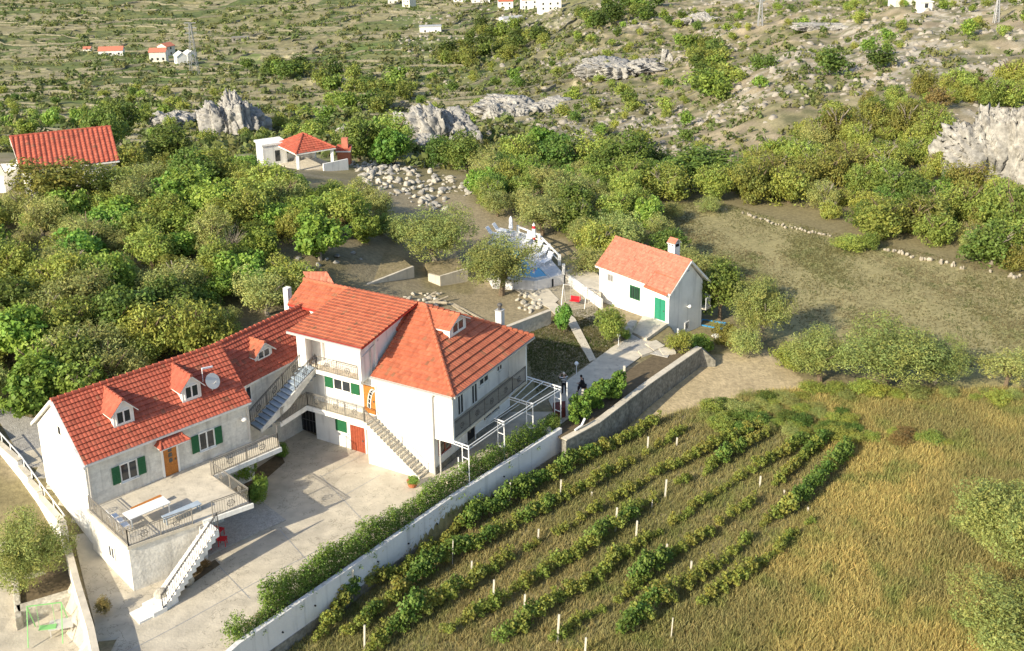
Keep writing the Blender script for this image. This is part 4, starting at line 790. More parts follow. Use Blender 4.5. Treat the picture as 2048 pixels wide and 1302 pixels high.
def umbrella(pxy, h, ms, label):
    p = G(*pxy, 1.0); t = thing('closed_umbrella', p, label, 'umbrella'); MB().use('wsteel').tube([p, p+Z3*h], .035).build('pole', t, t)
    b = MB(); zs = np.linspace(.35, 1.0, 7); rs = [.10, .24, .22, .19, .2, .16, .03]
    for i in range(6): b.use(ms[i % len(ms)] if i in (0, 5) or len(ms) == 1 else ms[-1] if i in (1, 2, 3) else ms[0]); b.tube([p+Z3*h*zs[i], p+Z3*h*zs[i+1]], [rs[i], rs[i+1]], 10)
    b.build('canopy', t, t); b = MB().use('conc'); b.tube([p, p+Z3*.1], .3); b.build('base', t, t)
umbrella((1068, 497), 2.75, ['red', 'plasticw'], 'closed red and white umbrella standing on the pool deck'); umbrella((1022, 474), 2.3, ['plasticw'], 'closed white umbrella at the far side of the pool')
# ---------------------------------------------------------------- pergola
pg = thing('pergola', B.p(3, 5, 0), 'white steel pergola frame over the passage beside the big house', 'pergola')
PT = [(2.72, -.14), (3.1, 3.75), (3.55, 6.95), (4.1, 10.1)]; zt_ = 2.85
for i, (a, n) in enumerate(PT):
    MB().use('wsteel').bar(B.p(a, n, -.2), B.p(a, n, zt_), .075).build('post', pg, pg); ii = B.p(a-.55, n+.1, 0)
    b = MB().use('wsteel'); b.bar(ii, ii+Z3*(zt_-.1), .06); b.bar(ii+Z3*.9, B.p(a, n, .9), .05); b.bar(ii+Z3*1.9, B.p(a, n, 1.9), .05); b.build('ladder_post', pg, pg)
for (a, n), a2 in zip(PT, (1.3, 2.25, 1.55, 1.15)): b = MB().use('wsteel'); b.bar(B.p(a+.05, n, zt_), B.p(a2, n+.15+(.2 if n > 9 else 0), zt_), .07); b.bar(B.p(a+.05, n, zt_-.22), B.p(a2, n+.15+(.2 if n > 9 else 0), zt_-.18), .05); b.build('cross_beam', pg, pg)
b = MB().use('wsteel')
for k in range(3):
    for dz in (0, -.22): b.bar(B.p(*PT[k], zt_+dz), B.p(*PT[k+1], zt_+dz), .05)
b.build('long_beam', pg, pg); b = MB().use('wsteel')
for k, f_ in enumerate((.25, .5, .78, 1.0)): b.bar(B.p(3.55-f_*1.95, 7.0+.1*f_, zt_+.03), B.p(4.1-f_*2.95, 10.15+.3*f_, zt_+.03), .045)
b.bar(B.p(3.1-.8, 3.9, zt_), B.p(3.55-1.0, 7.05, zt_), .045); b.bar(B.p(1.9, 2.0, zt_-.3), B.p(2.5, 6.9, zt_-.3), .03); b.build('wires', pg, pg)
b = MB().use('wsteel'); q = G(918, 958, .2); b.bar(q-Z3*.2, q+Z3*1.6, .07); one(b, 'steel_post', 'single white steel post standing in the hedge near the house corner', 'post')
b = MB().use('wsteel'); q = G(1134, 832, 0); b.bar(q, q+Z3*2.7, .08); one(b, 'steel_post', 'tall white steel post between the pergola and the grapevine arbour', 'post')
b = MB().use(mat('crate_wood', (.13, .035, .028), .8, .2, 5)).prism(px((1108, 842), (1131, 835), (1131, 822), (1106, 826), z=0), 0, .85); one(b, 'wooden_crate', 'red brown wooden crate behind the last pergola post', 'crate', bevel=.02)
b = MB().use('rockw'); b.sphere(G(1093, 862, .25), .42, 9, 6, (1, 1, .95)); one(b, 'boulder', 'white boulder at the upper end of the driveway hedge', 'rock')
b = MB().use('wsteel'); p = G(1150, 860, .25); b.tube([p, p+np.array([.5, .45, .12]), p+np.array([.75, .75, .5])], .08, 8); one(b, 'drain_spout', 'white plastic pipe spout on top of the grey retaining wall', 'pipe')
# garden lamps
for q, lab in (((1153, 750), 'white globe garden lamp by the path edge near the two people'), ((1237, 692), 'white globe garden lamp by the path near the cottage bush')):
    p = G(*q, 0); t = thing('garden_lamp', p, lab, 'lamp'); MB().use('wsteel').tube([p, p+Z3*.85], .03).build('pole', t, t); b = MB().use('plasticw'); b.sphere(p+Z3*1.0, .16, 12, 8); b.build('globe', t, t)
# trellis posts
for q, lab in (((1165, 818), 'square pale post in the leafy grapevine arbour below the seated person'), ((1248, 770), 'square pale post at the upper end of the grapevine arbour')):
    p = G(*q, 0); one(MB().use('post').bar(p-Z3*.1, p+Z3*1.6, .16), 'trellis_post', lab, 'post')
one(MB().use('wsteel').bar(G(1357, 692, -.8), G(1357, 692, -.8)+Z3*1.6+np.array([-.1, 0, 0]), .13), 'white_post', 'white post leaning in front of the cottage gable wall', 'post')
# swing frame on the yard
p = G(1150, 610, 0); fr = Fr(p, -20); t = thing('swing', p, 'thin green metal swing frame with a red seat in the cottage yard', 'swing'); b = MB().use('gutter')
for s_ in (-1.1, 1.1): b.bar(fr.p(s_, -.7, 0), fr.p(s_, 0, 1.9), .05); b.bar(fr.p(s_, .7, 0), fr.p(s_, 0, 1.9), .05)
b.bar(fr.p(-1.1, 0, 1.9), fr.p(1.1, 0, 1.9), .05); b.build('frame', t, t); b = MB().use('red'); b.box(fr.p(-.45, -.2, .4), fr.e*.9, fr.n*.4, Z3*.06); b.box(fr.p(-.45, .18, .4), fr.e*.9, fr.n*.05, Z3*.4); se = b.build('seat', t, t)
b = MB().use('gutter'); [b.bar(fr.p(x_, 0, .45), fr.p(x_, 0, 1.88), .02) for x_ in (-.42, .42)]; b.build('ropes', se, t)
p = G(1176, 606, 0); b = MB().use('gutter'); fr = Fr(p, -50); b.bar(fr.p(-.8, 0, 0), fr.p(-.8, 0, 1.5), .04); b.bar(fr.p(.8, 0, 0), fr.p(.8, 0, 1.5), .04); b.bar(fr.p(-.8, 0, 1.5), fr.p(.8, 0, 1.5), .04); one(b, 'drying_frame', 'thin grey metal frame standing by the low white yard wall', 'frame')
# blue tub and slabs behind the cottage
p = G(1424, 658, -2.0); fr = Fr(p, -25); t = thing('water_tub', p, 'open blue rectangular tub lying behind the cottage gable', 'tub'); b = MB().use('bluep')
for (x0, y0, x1, y1) in ((-1.1, -.7, 1.1, -.6), (-1.1, .6, 1.1, .7), (-1.1, -.6, -1.0, .6), (1.0, -.6, 1.1, .6)): b.box(fr.p(x0, y0, -2.0), fr.e*(x1-x0), fr.n*(y1-y0), Z3*.55)
b.build('sides', t, t); MB().use('gutter').box(fr.p(-1.0, -.6, -1.95), fr.e*2.0, fr.n*1.2, Z3*.1).build('base', t, t)
tag(MB().use('conc').prism(px((1405, 690), (1425, 668), (1462, 680), (1455, 700), (1420, 706), z=-1.7), -2.6, -1.7).build('concrete_platform'), kind='structure')
one(MB().use('white').prism(px((1422, 672), (1434, 667), (1444, 673), (1432, 678), z=-1.6), -1.69, -1.5), 'lid', 'white square cover on the concrete platform behind the cottage', 'cover')
# flower pots and garden bits
def pot(p, r, h, label, leafc=None):
    t = thing('flower_pot', p, label, 'plant pot'); b = MB().use('terracotta'); b.tube([p, p+Z3*h, p+Z3*(h+.001)], [r*.7, r, r*.9], 14); b.build('pot', t, t); return t
POT = pot(G(825, 972, .05), .38, .42, 'terracotta flower pot with a plant at the foot of the white staircase')
# terrace furniture
def table(c, ang, lx, ly, h, label, m='plasticw', thk=.05, cat='table', grp=None):
    fr = Fr(c, ang); z = c[2]; t = thing('table', c, label, cat, grp); MB().use(m).box(fr.p(-lx/2, -ly/2, z+h-thk), fr.e*lx, fr.n*ly, Z3*thk).build('table_top', t, t)
    for a in (-1, 1):
        for q in (-1, 1): MB().use(m).box(fr.p(a*(lx/2-.1)-.03, q*(ly/2-.08)-.03, z), fr.e*.06, fr.n*.06, Z3*(h-thk)).build('leg', t, t)
    return t
zT = 2.765
table(L.p(-2.9, -3.6, zT), 43.67, 2.5, .95, .78, 'long white table on the terrace of the stone house', m='white')
table(L.p(-1.35, -4.75, zT), 43.67, 2.3, .5, .45, 'low blue grey slab standing in for a shadow beside the white terrace table', m='blue', cat='bench')  # bench shape put where a shadow lies on the terrace floor
table(L.p(-2.4, -2.55, zT), 46, 1.9, .35, .45, 'narrow brown wooden bench behind the white terrace table', m='wood', cat='bench')
def chair(c, ang, label, grp, m='plasticw', name='chair'):
    fr = Fr(c, ang); z = c[2]; t = thing(name, c, label, 'chair', grp); MB().use(m).box(fr.p(-.24, -.24, z+.42), fr.e*.48, fr.n*.48, Z3*.04).build('seat', t, t); MB().use(m).ext([fr.p(-.24, .22, z+.44), fr.p(.24, .22, z+.44), fr.p(.22, .3, z+.88), fr.p(-.22, .3, z+.88)], fr.n*.03).build('backrest', t, t)
    for a in (-.22, .18):
        for q in (-.22, .18): MB().use(m).box(fr.p(a, q, z), fr.e*.04, fr.n*.04, Z3*.42).build('leg', t, t)
for i in range(3): chair(L.p(-4.45+.02*i, -2.55-.62*i, zT), 130, ['white plastic chair nearest the house wall at the left terrace railing', 'middle white plastic chair at the left terrace railing', 'white plastic chair nearest the terrace corner at the left railing'][i], 'white chairs on the terrace')
for i, q in enumerate(((-.1, -4.9), (.75, -5.2), (1.1, -4.2))): chair(L.p(*q, .06), 20+70*i, ['red plastic chair in the shade under the terrace nearest the stairs', 'red plastic chair under the terrace edge nearest the paving', 'red plastic chair furthest back under the terrace'][i], 'red chairs under the terrace', m='red')
t = thing('round_table', L.p(.35, -4.6, .06), 'small round grey table between the red chairs under the terrace', 'table'); MB().use('conc').tube([L.p(.35, -4.6, .74), L.p(.35, -4.6, .79)], .5, 18).build('table_top', t, t); MB().use('conc').tube([L.p(.35, -4.6, .06), L.p(.35, -4.6, .74)], .09).build('pedestal', t, t)
for q, r_, lab in (((322, 1188), .42, 'grey boulder at the foot of the terrace staircase'), ((375, 1160), .40, 'pale boulder in the flower bed beside the terrace staircase')):
    one(MB().use('rockw').sphere(G(*q, .2), r_, 9, 6, (1, .9, .85)), 'boulder', lab, 'rock')
sheet('flower_bed', px((315, 1192), (350, 1160), (430, 1118), (440, 1128), (390, 1160), (330, 1196)), 'soil', off=.075)
sheet('flower_bed', px((455, 1000), (480, 960), (560, 905), (570, 925), (530, 960), (525, 1005), (490, 1010)), 'soil', off=.075)
# satellite dish on the dormer side
c_ = L.p(4.15, .75, 7.55); dshn = -L.n*.85+L.e*.15+Z3*.5; dshn /= np.linalg.norm(dshn); b = MB().use('gutter')
b.tube([c_, c_+dshn*.05, c_+dshn*.14], [.08, .32, .52], 20); b.tube([c_-Z3*.6, c_-Z3*.1], .03); b.bar(c_-Z3*.3, c_+dshn*.55-Z3*.1, .03); b.build('satellite_dish', hl, hl)
b = MB().use('plasticw'); q = L.p(3.9, 1.4, 8.3); b.bar(q-Z3*.9, q, .04); b.bar(q, q+L.e*.75-Z3*.1, .1); b.build('antenna', hl, hl)
# green swing frame of the neighbour
p = G(98, 1270, zc); fr = Fr(p, 10); t = thing('climbing_frame', p, 'light green tubular swing frame in the neighbouring courtyard at the lower left', 'swing'); b = MB().use('lgreen')
for s_ in (-.9, .9): b.bar(fr.p(s_, -.9, zc), fr.p(s_, 0, zc+2.0), .05); b.bar(fr.p(s_, .9, zc), fr.p(s_, 0, zc+2.0), .05)
b.bar(fr.p(-.9, 0, zc+2.0), fr.p(.9, 0, zc+2.0), .05); b.build('frame', t, t); b = MB().use('lgreen'); b.box(fr.p(-.45, -.2, zc+.5), fr.e*.9, fr.n*.4, Z3*.04); b.bar(fr.p(-.42, 0, zc+.5), fr.p(-.42, 0, zc+2), .02); b.bar(fr.p(.42, 0, zc+.5), fr.p(.42, 0, zc+2), .02); b.build('seat', t, t)
table(G(125, 1262, zc), 15, 1.3, .9, .5, 'low grey table beside the green swing frame in the courtyard', m='gutter')
#@@VEG
# ================================================================ foliage
def leafcloud(n, size, lobes, seed, flat=.0, vol=.35, base=(1, 1, 1), ctr=None, aspect=.5, lobe_r=(.22, .36), ext=(.5, .5, .42), zc=.58, droop=.0, var=.35, up=.25):
    r = np.random.default_rng(seed)
    if ctr is None:
        d = r.normal(size=(lobes, 3)); d /= np.linalg.norm(d, axis=1)[:, None]; d *= (r.random((lobes, 1))**.45)
        C = d*np.array(ext)*.72; C[:, 2] += zc
        lr = r.uniform(*lobe_r, lobes)
    else: C, lr = ctr
    w = lr**2; k = r.choice(len(C), n, p=w/w.sum())
    d = r.normal(size=(n, 3)); d /= np.linalg.norm(d, axis=1)[:, None]
    # twiggy clumps: snap part of the directions to sub-clumps
    sub = r.normal(size=(len(C), 26, 3)); sub /= np.linalg.norm(sub, axis=2)[..., None]
    j = r.integers(0, 26, n); dd = sub[k, j]+d*.33; dd /= np.linalg.norm(dd, axis=1)[:, None]
    rad = lr[k]*np.where(r.random(n) < vol, r.uniform(.3, .9, n), r.uniform(.84, 1.16, n))
    P = C[k]+dd*rad[:, None]*np.array([1, 1, .9]); 
    nrm = dd*.8+r.normal(size=(n, 3))*.62+np.array([0, 0, up]); nrm /= np.linalg.norm(nrm, axis=1)[:, None]
    t = np.cross(nrm, r.normal(size=(n, 3))); t /= np.linalg.norm(t, axis=1)[:, None]; b = np.cross(nrm, t)
    s = size*r.uniform(.6, 1.35, n)[:, None]; a = t*s; b2 = b*s*aspect
    V = np.stack([P-a, P-b2+nrm*s*.12, P+a, P+b2+nrm*s*.12], 1).reshape(-1, 3)
    Fq = np.arange(4*n).reshape(-1, 4)
    cl = 1+(r.random((len(C), 26))[k, j]-.5)*var+(r.random(n)-.5)*.3
    hue = (r.random((len(C), 26))[k, j]-.5)*.25
    col = np.array(base)[None]*np.stack([cl*(1+hue), cl, cl*(1-hue*.5)], 1); col = np.clip(np.repeat(col, 4, 0), 0.004, 1)
    return V, Fq, col
LM = leafmat('leaf', (.1, .2, .05)); LMo = leafmat('leaf_small', (.1, .2, .05), rnd=.15, tr=.25)
KIND = {  # base colour, leaf size, aspect, lobes, extent
 'olive': ((.345, .375, .12), .022, .36, 24, (.5, .5, .38)), 'fig': ((.21, .35, .06), .034, .8, 18, (.5, .5, .40)),
 'oak': ((.145, .215, .045), .025, .7, 26, (.5, .5, .42)), 'scrub': ((.315, .365, .078), .025, .5, 22, (.5, .5, .40)),
 'yellow': ((.235, .235, .055), .026, .5, 22, (.46, .46, .48)), 'rust': ((.26, .19, .07), .025, .5, 18, (.5, .5, .42)), 'bushy': ((.25, .355, .065), .03, .6, 18, (.5, .5, .38))}
LIB = {}
for ki, (kn, (bc, ls, asp, lb, ex_)) in enumerate(KIND.items()):
    LIB[kn] = [fastmesh('crown_'+kn, *leafcloud(6000, ls, lb, 100*ki+v, base=bc, aspect=asp, ext=ex_, lobe_r=(.11, .27))[:2], [LM], leafcloud(6000, ls, lb, 100*ki+v, base=bc, aspect=asp, ext=ex_, lobe_r=(.11, .27))[2]) for v in range(4)]
    LIB[kn+'_far'] = [fastmesh('crown_'+kn, *leafcloud(1100, ls*1.9, lb, 100*ki+50+v, base=bc, aspect=asp, ext=ex_, lobe_r=(.11, .27))[:2], [LM], leafcloud(1100, ls*1.9, lb, 100*ki+50+v, base=bc, aspect=asp, ext=ex_, lobe_r=(.11, .27))[2]) for v in range(3)]
LIB['fine'] = [fastmesh('crown_fine', *leafcloud(22000, .013, 22, 900+v, base=(.27, .31, .09), aspect=.4, ext=(.5, .5, .38), lobe_r=(.14, .26))[:2], [LMo], leafcloud(22000, .013, 22, 900+v, base=(.27, .31, .09), aspect=.4, ext=(.5, .5, .38), lobe_r=(.14, .26))[2]) for v in range(2)]
def trunkmesh(seed, m):
    r = random.Random(seed); b = MB().use(m); top = np.array([r.uniform(-.04, .04), r.uniform(-.04, .04), .3]); b.tube([[0, 0, -.06], [0.01, 0, .1], top], [.045, .036, .028], 7)
    for i in range(6):
        a = i*1.05+r.random(); e = top+np.array([math.cos(a)*.26, math.sin(a)*.26, .26+.2*r.random()]); mid = (top+e)/2+np.array([r.uniform(-.03, .03), r.uniform(-.03, .03), .02])
        b.tube([top-[0, 0, .06], mid, e], [.024, .016, .006], 5); e2 = mid+np.array([math.cos(a+.8)*.15, math.sin(a+.8)*.15, .17]); b.tube([mid, e2], [.013, .004], 4)
    me = bpy.data.meshes.new('trunk'); me.from_pydata(b.v, [], b.f); me.materials.append(M[m]); me.update(); return me
TRK = [trunkmesh(i, 'barkg' if i % 2 else 'bark') for i in range(3)]
NT = 0
def tree(P, w_, h_, kind, label, cat='tree', group=None, name='tree', far=False, trunk=True, crown=None, seed=None, sink=0.):
    global NT; NT += 1; r = random.Random(NT if seed is None else seed)
    o = bpy.data.objects.new(name, None); COL.objects.link(o); o.location = Vector((P[0], P[1], P[2])); o.rotation_euler = (0, 0, r.uniform(0, 6.28)); o.scale = (w_, w_*r.uniform(.85, 1.15), h_); tag(o, label, cat, group)
    me = crown or r.choice(LIB[kind+('_far' if far else '')]); c = bpy.data.objects.new('crown', me); COL.objects.link(c); c.parent = o; c.location.z = -sink
    if trunk: t = bpy.data.objects.new('trunk', r.choice(TRK)); COL.objects.link(t); t.parent = o; k = w_/max(h_, .1)
    return o
def bush1(P, w_, h_, kind, label, group=None, far=False, name='bush', cat='bush'):
    "a single-mesh shrub"
    global NT; NT += 1; r = random.Random(NT); o = bpy.data.objects.new(name, r.choice(LIB[kind+('_far' if far else '')])); COL.objects.link(o)
    o.location = Vector((P[0], P[1], P[2]-.12*h_)); o.rotation_euler = (0, 0, r.uniform(0, 6.28)); o.scale = (w_, w_, h_); return tag(o, label, cat, group)
def poly_in(X, Y, poly): return inpoly(X, Y, poly) > .5
EXC = [[(1885, 225), (2070, 225), (2070, 392), (1905, 392)], [(690, 325), (960, 345), (965, 450), (800, 455), (690, 410)], [(515, 330), (725, 335), (725, 388), (515, 392)], [(1045, 470), (1140, 470), (1150, 600), (1045, 600)]]
def scatter(poly, D0_, D1_, n, sp, seed, taken=None, pw=1., excl=False):
    "world points whose foot falls inside the photo polygon"
    r = np.random.default_rng(seed); xs = [p[0] for p in poly]; u0, u1 = (min(xs)-1024)/2139-.04, (max(xs)-1024)/2139+.04
    N = n*40; D = np.sqrt(r.uniform(D0_**2, D1_**2, N)); U = r.uniform(u0, u1, N); X = U*D; Y = D; Z = TZ(X, Y)
    v = np.stack([X, Y, Z-H], 1); k = v@FX; PX = 1024+F*(v@RX)/k; PY = YP-F*(v@UX)/k
    ok = poly_in(PX, PY, poly)
    if excl:
        for e_ in EXC: ok &= ~poly_in(PX, PY, e_)
    out = [] ; pts = taken if taken is not None else []
    for x, y, z in zip(X[ok], Y[ok], Z[ok]):
        s = sp if np.isscalar(sp) else sp[0]+(sp[1]-sp[0])*min(1, max(0, (y-D0_)/(D1_-D0_)))
        if all((x-a)**2+(y-b)**2 > s*s for a, b, *_ in pts): pts.append((x, y, z)); out.append((x, y, z))
        if len(out) >= n: break
    return out
TK = []
def fixed(px_, py_, wpx, hpx, kind, label, z=None, trunk=True, cat='tree', name=None, group=None, far=False):
    "tree from the photo: foot pixel, crown width and total height in photo pixels"
    P = hit(px_, py_) if z is None else G(px_, py_, z); P = np.array([P[0], P[1], P[2]-.05]); k = proj(P)[2]; m = k/F; TK.append((P[0], P[1], P[2]))
    dep = math.atan2(H-P[2], P[1]); hh = hpx*m/math.cos(dep)*.92
    if not trunk: return bush1(P, wpx*m, hh, kind, label, far=far, cat=cat, name=name or 'bush', group=group)
    return tree(P, wpx*m, hh, kind, label, cat=cat, name=name or 'tree', group=group, far=far)
# --- trees that can be told apart
fixed(870, 530, 175, 130, 'fine', 'large pale olive tree left of the pool behind the concrete wall corner', name='olive_tree')
fixed(1003, 590, 165, 138, 'fine', 'big olive tree standing in front of the swimming pool', name='olive_tree')
fixed(1085, 470, 120, 90, 'olive', 'olive tree directly behind the red umbrella', name='olive_tree')
fixed(640, 520, 125, 105, 'fig', 'bright green fig tree behind the earth bank', name='fig_tree')
fixed(535, 630, 130, 100, 'olive', 'olive tree behind the white chimney of the middle house', name='olive_tree')
fixed(1180, 560, 90, 70, 'olive', 'olive tree between the pool and the left end of the cottage', name='olive_tree')
fixed(1235, 520, 120, 100, 'olive', 'olive tree close behind the ridge of the cottage', name='olive_tree')
fixed(1340, 520, 80, 70, 'oak', 'dark leafy tree right of the cottage chimney')
fixed(1410, 560, 100, 70, 'olive', 'olive tree behind the right roof corner of the cottage', name='olive_tree')
fixed(1440, 640, 110, 120, 'oak', 'dark tree in the shade behind the cottage balcony')
fixed(1520, 690, 130, 145, 'fine', 'rounded olive tree casting a long shadow onto the field', name='olive_tree')
fixed(1640, 764, 150, 115, 'fine', 'olive tree with a visible forked trunk left of the tallest field edge olive', name='olive_tree')
fixed(1770, 780, 210, 150, 'fine', 'tallest olive tree of the row at the near edge of the field', name='olive_tree')
fixed(1870, 767, 140, 100, 'fine', 'olive tree with pale trunk right of the tallest field edge olive', name='olive_tree')
fixed(2010, 775, 130, 85, 'olive', 'olive tree at the right border of the photo at the field edge', name='olive_tree')
fixed(1580, 735, 90, 60, 'scrub', 'low green bush left of the forked olive', trunk=False)
fixed(1450, 685, 70, 55, 'yellow', 'yellowing bush beside the concrete platform behind the cottage', trunk=False)
fixed(1492, 712, 80, 70, 'olive', 'grey green shrub at the foot of the rounded olive', trunk=False)
fixed(1358, 700, 60, 50, 'scrub', 'green shrub left of the white post by the cottage gable', trunk=False)
fixed(1400, 708, 55, 48, 'bushy', 'dark shrub at the corner where the grey retaining wall ends', trunk=False)
fixed(1222, 690, 78, 95, 'scrub', 'tall leafy shrub in the garden in front of the cottage window', trunk=False)
fixed(1128, 665, 42, 62, 'fig', 'small dark green fruit tree beside the garden channel')
fixed(1405, 375, 150, 85, 'oak', 'broad dark tree at the far left corner of the ploughed field')
fixed(1345, 440, 60, 45, 'olive', 'small olive bush standing on the upper end of the field', trunk=False)
fixed(1420, 425, 60, 40, 'olive', 'second small grey green bush on the upper end of the field', trunk=False)
fixed(1738, 500, 40, 50, 'oak', 'small dark conical shrub on the stone field edge', trunk=False)
fixed(1700, 500, 75, 40, 'scrub', 'low green thicket on the stone field edge left of the conical shrub', trunk=False)
fixed(2015, 1130, 230, 210, 'fine', 'big bush at the right border in the golden meadow', trunk=False)
fixed(2010, 1320, 260, 170, 'fine', 'leafy thicket at the lower right corner of the meadow', trunk=False)
fixed(72, 1178, 175, 180, 'fine', 'big yellow green bush in the stone planter at the lower left', z=-1.35, trunk=False)
fixed(25, 1060, 110, 80, 'yellow', 'yellowish shrub against the neighbouring white wall at the left edge', z=-1.6, trunk=False)
fixed(210, 330, 0.1+90, 130, 'oak', 'dark tree just right of the left tiled roof')
fixed(245, 300, 100, 110, 'oak', 'tall dark tree behind the right end of the left tiled roof')
fixed(120, 430, 170, 130, 'yellow', 'tall yellow green tree in front of the long left roof')
fixed(215, 420, 130, 100, 'scrub', 'leafy tree below the right half of the long left roof')
fixed(480, 958, 70, 50, 'bushy', 'dark shrub growing under the terrace landing', z=.05, trunk=False); fixed(515, 1005, 55, 70, 'bushy', 'dark shrub below the right corner of the terrace', z=.05, trunk=False); fixed(563, 912, 34, 36, 'bushy', 'small round shrub at the foot of the side staircase', z=.05, trunk=False)
fixed(395, 1140, 50, 26, 'rust', 'low flowering bed plant beside the terrace staircase', z=.05, trunk=False); fixed(205, 1225, 40, 36, 'rust', 'small reddish plant in the lane by the white boundary wall', z=-.1, trunk=False)
fixed(1104, 858, 40, 40, 'scrub', 'leafy potted plant beside the wooden crate', z=.1, trunk=False)
fixed(825, 968, 26, 22, 'bushy', 'flowering plant growing in the terracotta pot', z=.3, trunk=False)
fixed(1252, 676, 26, 20, 'bushy', 'small plant beside the pale stone planter', z=.1, trunk=False)
# dead shrub
P = hit(455, 525); b = MB().use('barkg'); r_ = random.Random(4)
for i in range(60):
    a = r_.uniform(0, 6.28); q = P+np.array([math.cos(a)*r_.uniform(.3, 2.0), math.sin(a)*r_.uniform(.3, 2.0), r_.uniform(.8, 3.2)]); m_ = (P+q)/2+np.array([0, 0, .3]); b.tube([P, m_, q], [.05, .03, .008], 4); 
    for j in range(3): b.tube([m_, q+np.array([r_.uniform(-.6, .6), r_.uniform(-.6, .6), r_.uniform(-.2, .6)])], [.02, .006], 3)
one(b, 'dead_bush', 'bare brown dead bush in the gap of the green wood', 'bush')
P = hit(1985, 470); b = MB().use('barkg')
for i in range(9): q = P+np.array([r_.uniform(-1.3, 1.3), r_.uniform(-1, 1), r_.uniform(3, 6)]); b.tube([P, P*.5+q*.5+np.array([0, 0, .8]), q], [.12, .07, .02], 5)
one(b, 'dead_tree', 'bare pale dead tree in front of the bushes at the right border', 'tree')
# --- woods : repeats
KW = dict(fine='dense', olive='grey green olive-like', fig='bright green broad-leaved', oak='dark green', scrub='mid green', yellow='yellow green', rust='rusty orange', bushy='fresh green')
LMK = [('left edge of the photo', 0, 600), ('long left roof', 130, 330), ('dead bush', 455, 500), ('gazebo', 610, 320), ('rubble heap', 800, 360), ('fig tree behind the earth bank', 640, 480), ('stone house ridge', 270, 740), ('middle house chimney', 573, 600), ('swimming pool', 1020, 520), ('red umbrella', 1066, 470), ('cottage chimney', 1303, 480), ('cottage balcony', 1412, 610), ('far left corner of the field', 1400, 410), ('conical shrub on the field edge', 1738, 490), ('big pale rock', 1980, 260), ('grey crag by the ravine', 870, 230), ('jagged left crag', 465, 220), ('lattice pylon', 385, 100), ('pointed rock needle', 1330, 115), ('dead tree at the right border', 1990, 440), ('red roofed farmhouse', 220, 100), ('white village houses', 1070, 20), ('small grey hut', 480, 78), ('distant white barn', 860, 62), ('top right corner', 2040, 30)]
SIZ = lambda w, a, b: 'small ' if w < a+(b-a)*.33 else 'large ' if w > a+(b-a)*.7 else ''
def mklabel(P, w_, size, kind, noun):
    x, y, _ = proj(P); n, lx, ly = min(LMK, key=lambda q: (q[1]-x)**2+((q[2]-y)*1.6)**2); dx, dy = x-lx, y-ly
    rel = ('left of ' if dx < 0 else 'right of ') if abs(dx) > abs(dy)*1.2 else ('behind ' if dy < 0 else 'in front of ')
    if n in ('left edge of the photo', 'top right corner'): rel = 'near '
    return '%s%s %s %s%s the %s' % (SIZ(w_, *size), KW[kind], noun, 'just ' if math.hypot(dx, dy) < 60 else 'further ' if math.hypot(dx, dy) > 160 else '', rel.strip(), n)
SEEN = {}
def uniq(label, group, P):
    if SEEN.get(label, group) != group or (label in SEEN):
        x, y, _ = proj(P); l2 = sorted(LMK, key=lambda q: (q[1]-x)**2+((q[2]-y)*1.6)**2)[1][0]; l3 = label+' towards the '+l2
        if len(l3.split()) <= 16: label = l3
        if SEEN.get(label, group) != group: label = label.replace('tree', 'leafy tree', 1).replace('bush', 'leafy bush', 1).replace('bramble', 'prickly bramble', 1)
    SEEN.setdefault(label, group); return label
def grove(name, label, items):
    "far clump of trees that reads as one mass: items = (x, y, z, w, h, kind, rot)"
    Vs, Fs, Cs, o = [], [], [], 0
    for (x, y, z, w_, h_, k, a) in items:
        me = LIB[k+'_far'][int(a*7) % 3]; n = len(me.vertices); V = np.empty(n*3, np.float32); me.vertices.foreach_get('co', V); V = V.reshape(-1, 3); C = np.empty(n*4, np.float32); me.color_attributes['Col'].data.foreach_get('color', C); C = C.reshape(-1, 4)[:, :3]
        ca, sa = math.cos(a), math.sin(a); V = np.stack([(V[:, 0]*ca-V[:, 1]*sa)*w_+x, (V[:, 0]*sa+V[:, 1]*ca)*w_+y, (V[:, 2]-.14)*h_+z], 1); Vs.append(V); Fs.append(np.arange(n).reshape(-1, 4)+o); Cs.append(C*random.Random(int(a*1e5)).uniform(.5, .85)); o += n
    me = fastmesh(name, np.concatenate(Vs), np.concatenate(Fs), [LMo], np.concatenate(Cs)); ob = bpy.data.objects.new(name, me); COL.objects.link(ob); tag(ob, label, 'trees', kind='stuff')
def wood(poly, D0_, D1_, n, sp, kinds, size, label, group, seed, far=False, hr=(.8, 1.1), name='tree', trunk=True, cat='tree', sink=.14):
    for i, (x, y, z) in enumerate(scatter(poly, D0_, D1_, n, sp, seed, TK, excl=True)):
        r = random.Random(seed*1000+i); w_ = r.uniform(*size); k = r.choices([k for k, _ in kinds], [q for _, q in kinds])[0]
        label = uniq(mklabel((x, y, z), w_, size, k, name), group, (x, y, z))
        if trunk: tree((x, y, z-.1), w_, w_*r.uniform(*hr), k, label, cat, group, name, far, sink=sink+r.uniform(-.04, .04))
        else: bush1((x, y, z), w_, w_*r.uniform(*hr), k, label, group, far, name, cat)
wood([(-40, 420), (60, 440), (260, 400), (330, 360), (560, 370), (780, 440), (800, 480), (560, 455), (500, 470), (420, 500), (520, 560), (600, 575), (560, 640), (380, 730), (110, 860), (60, 860), (-40, 850)], 70, 140, 170, (2.3, 3.2), (('scrub', 5), ('olive', 3), ('fig', 1.6), ('bushy', 2), ('oak', .6)), (2.7, 6.0), 'leafy green tree of the dense wood behind the stone house', 'trees of the wood behind the stone house', 11)
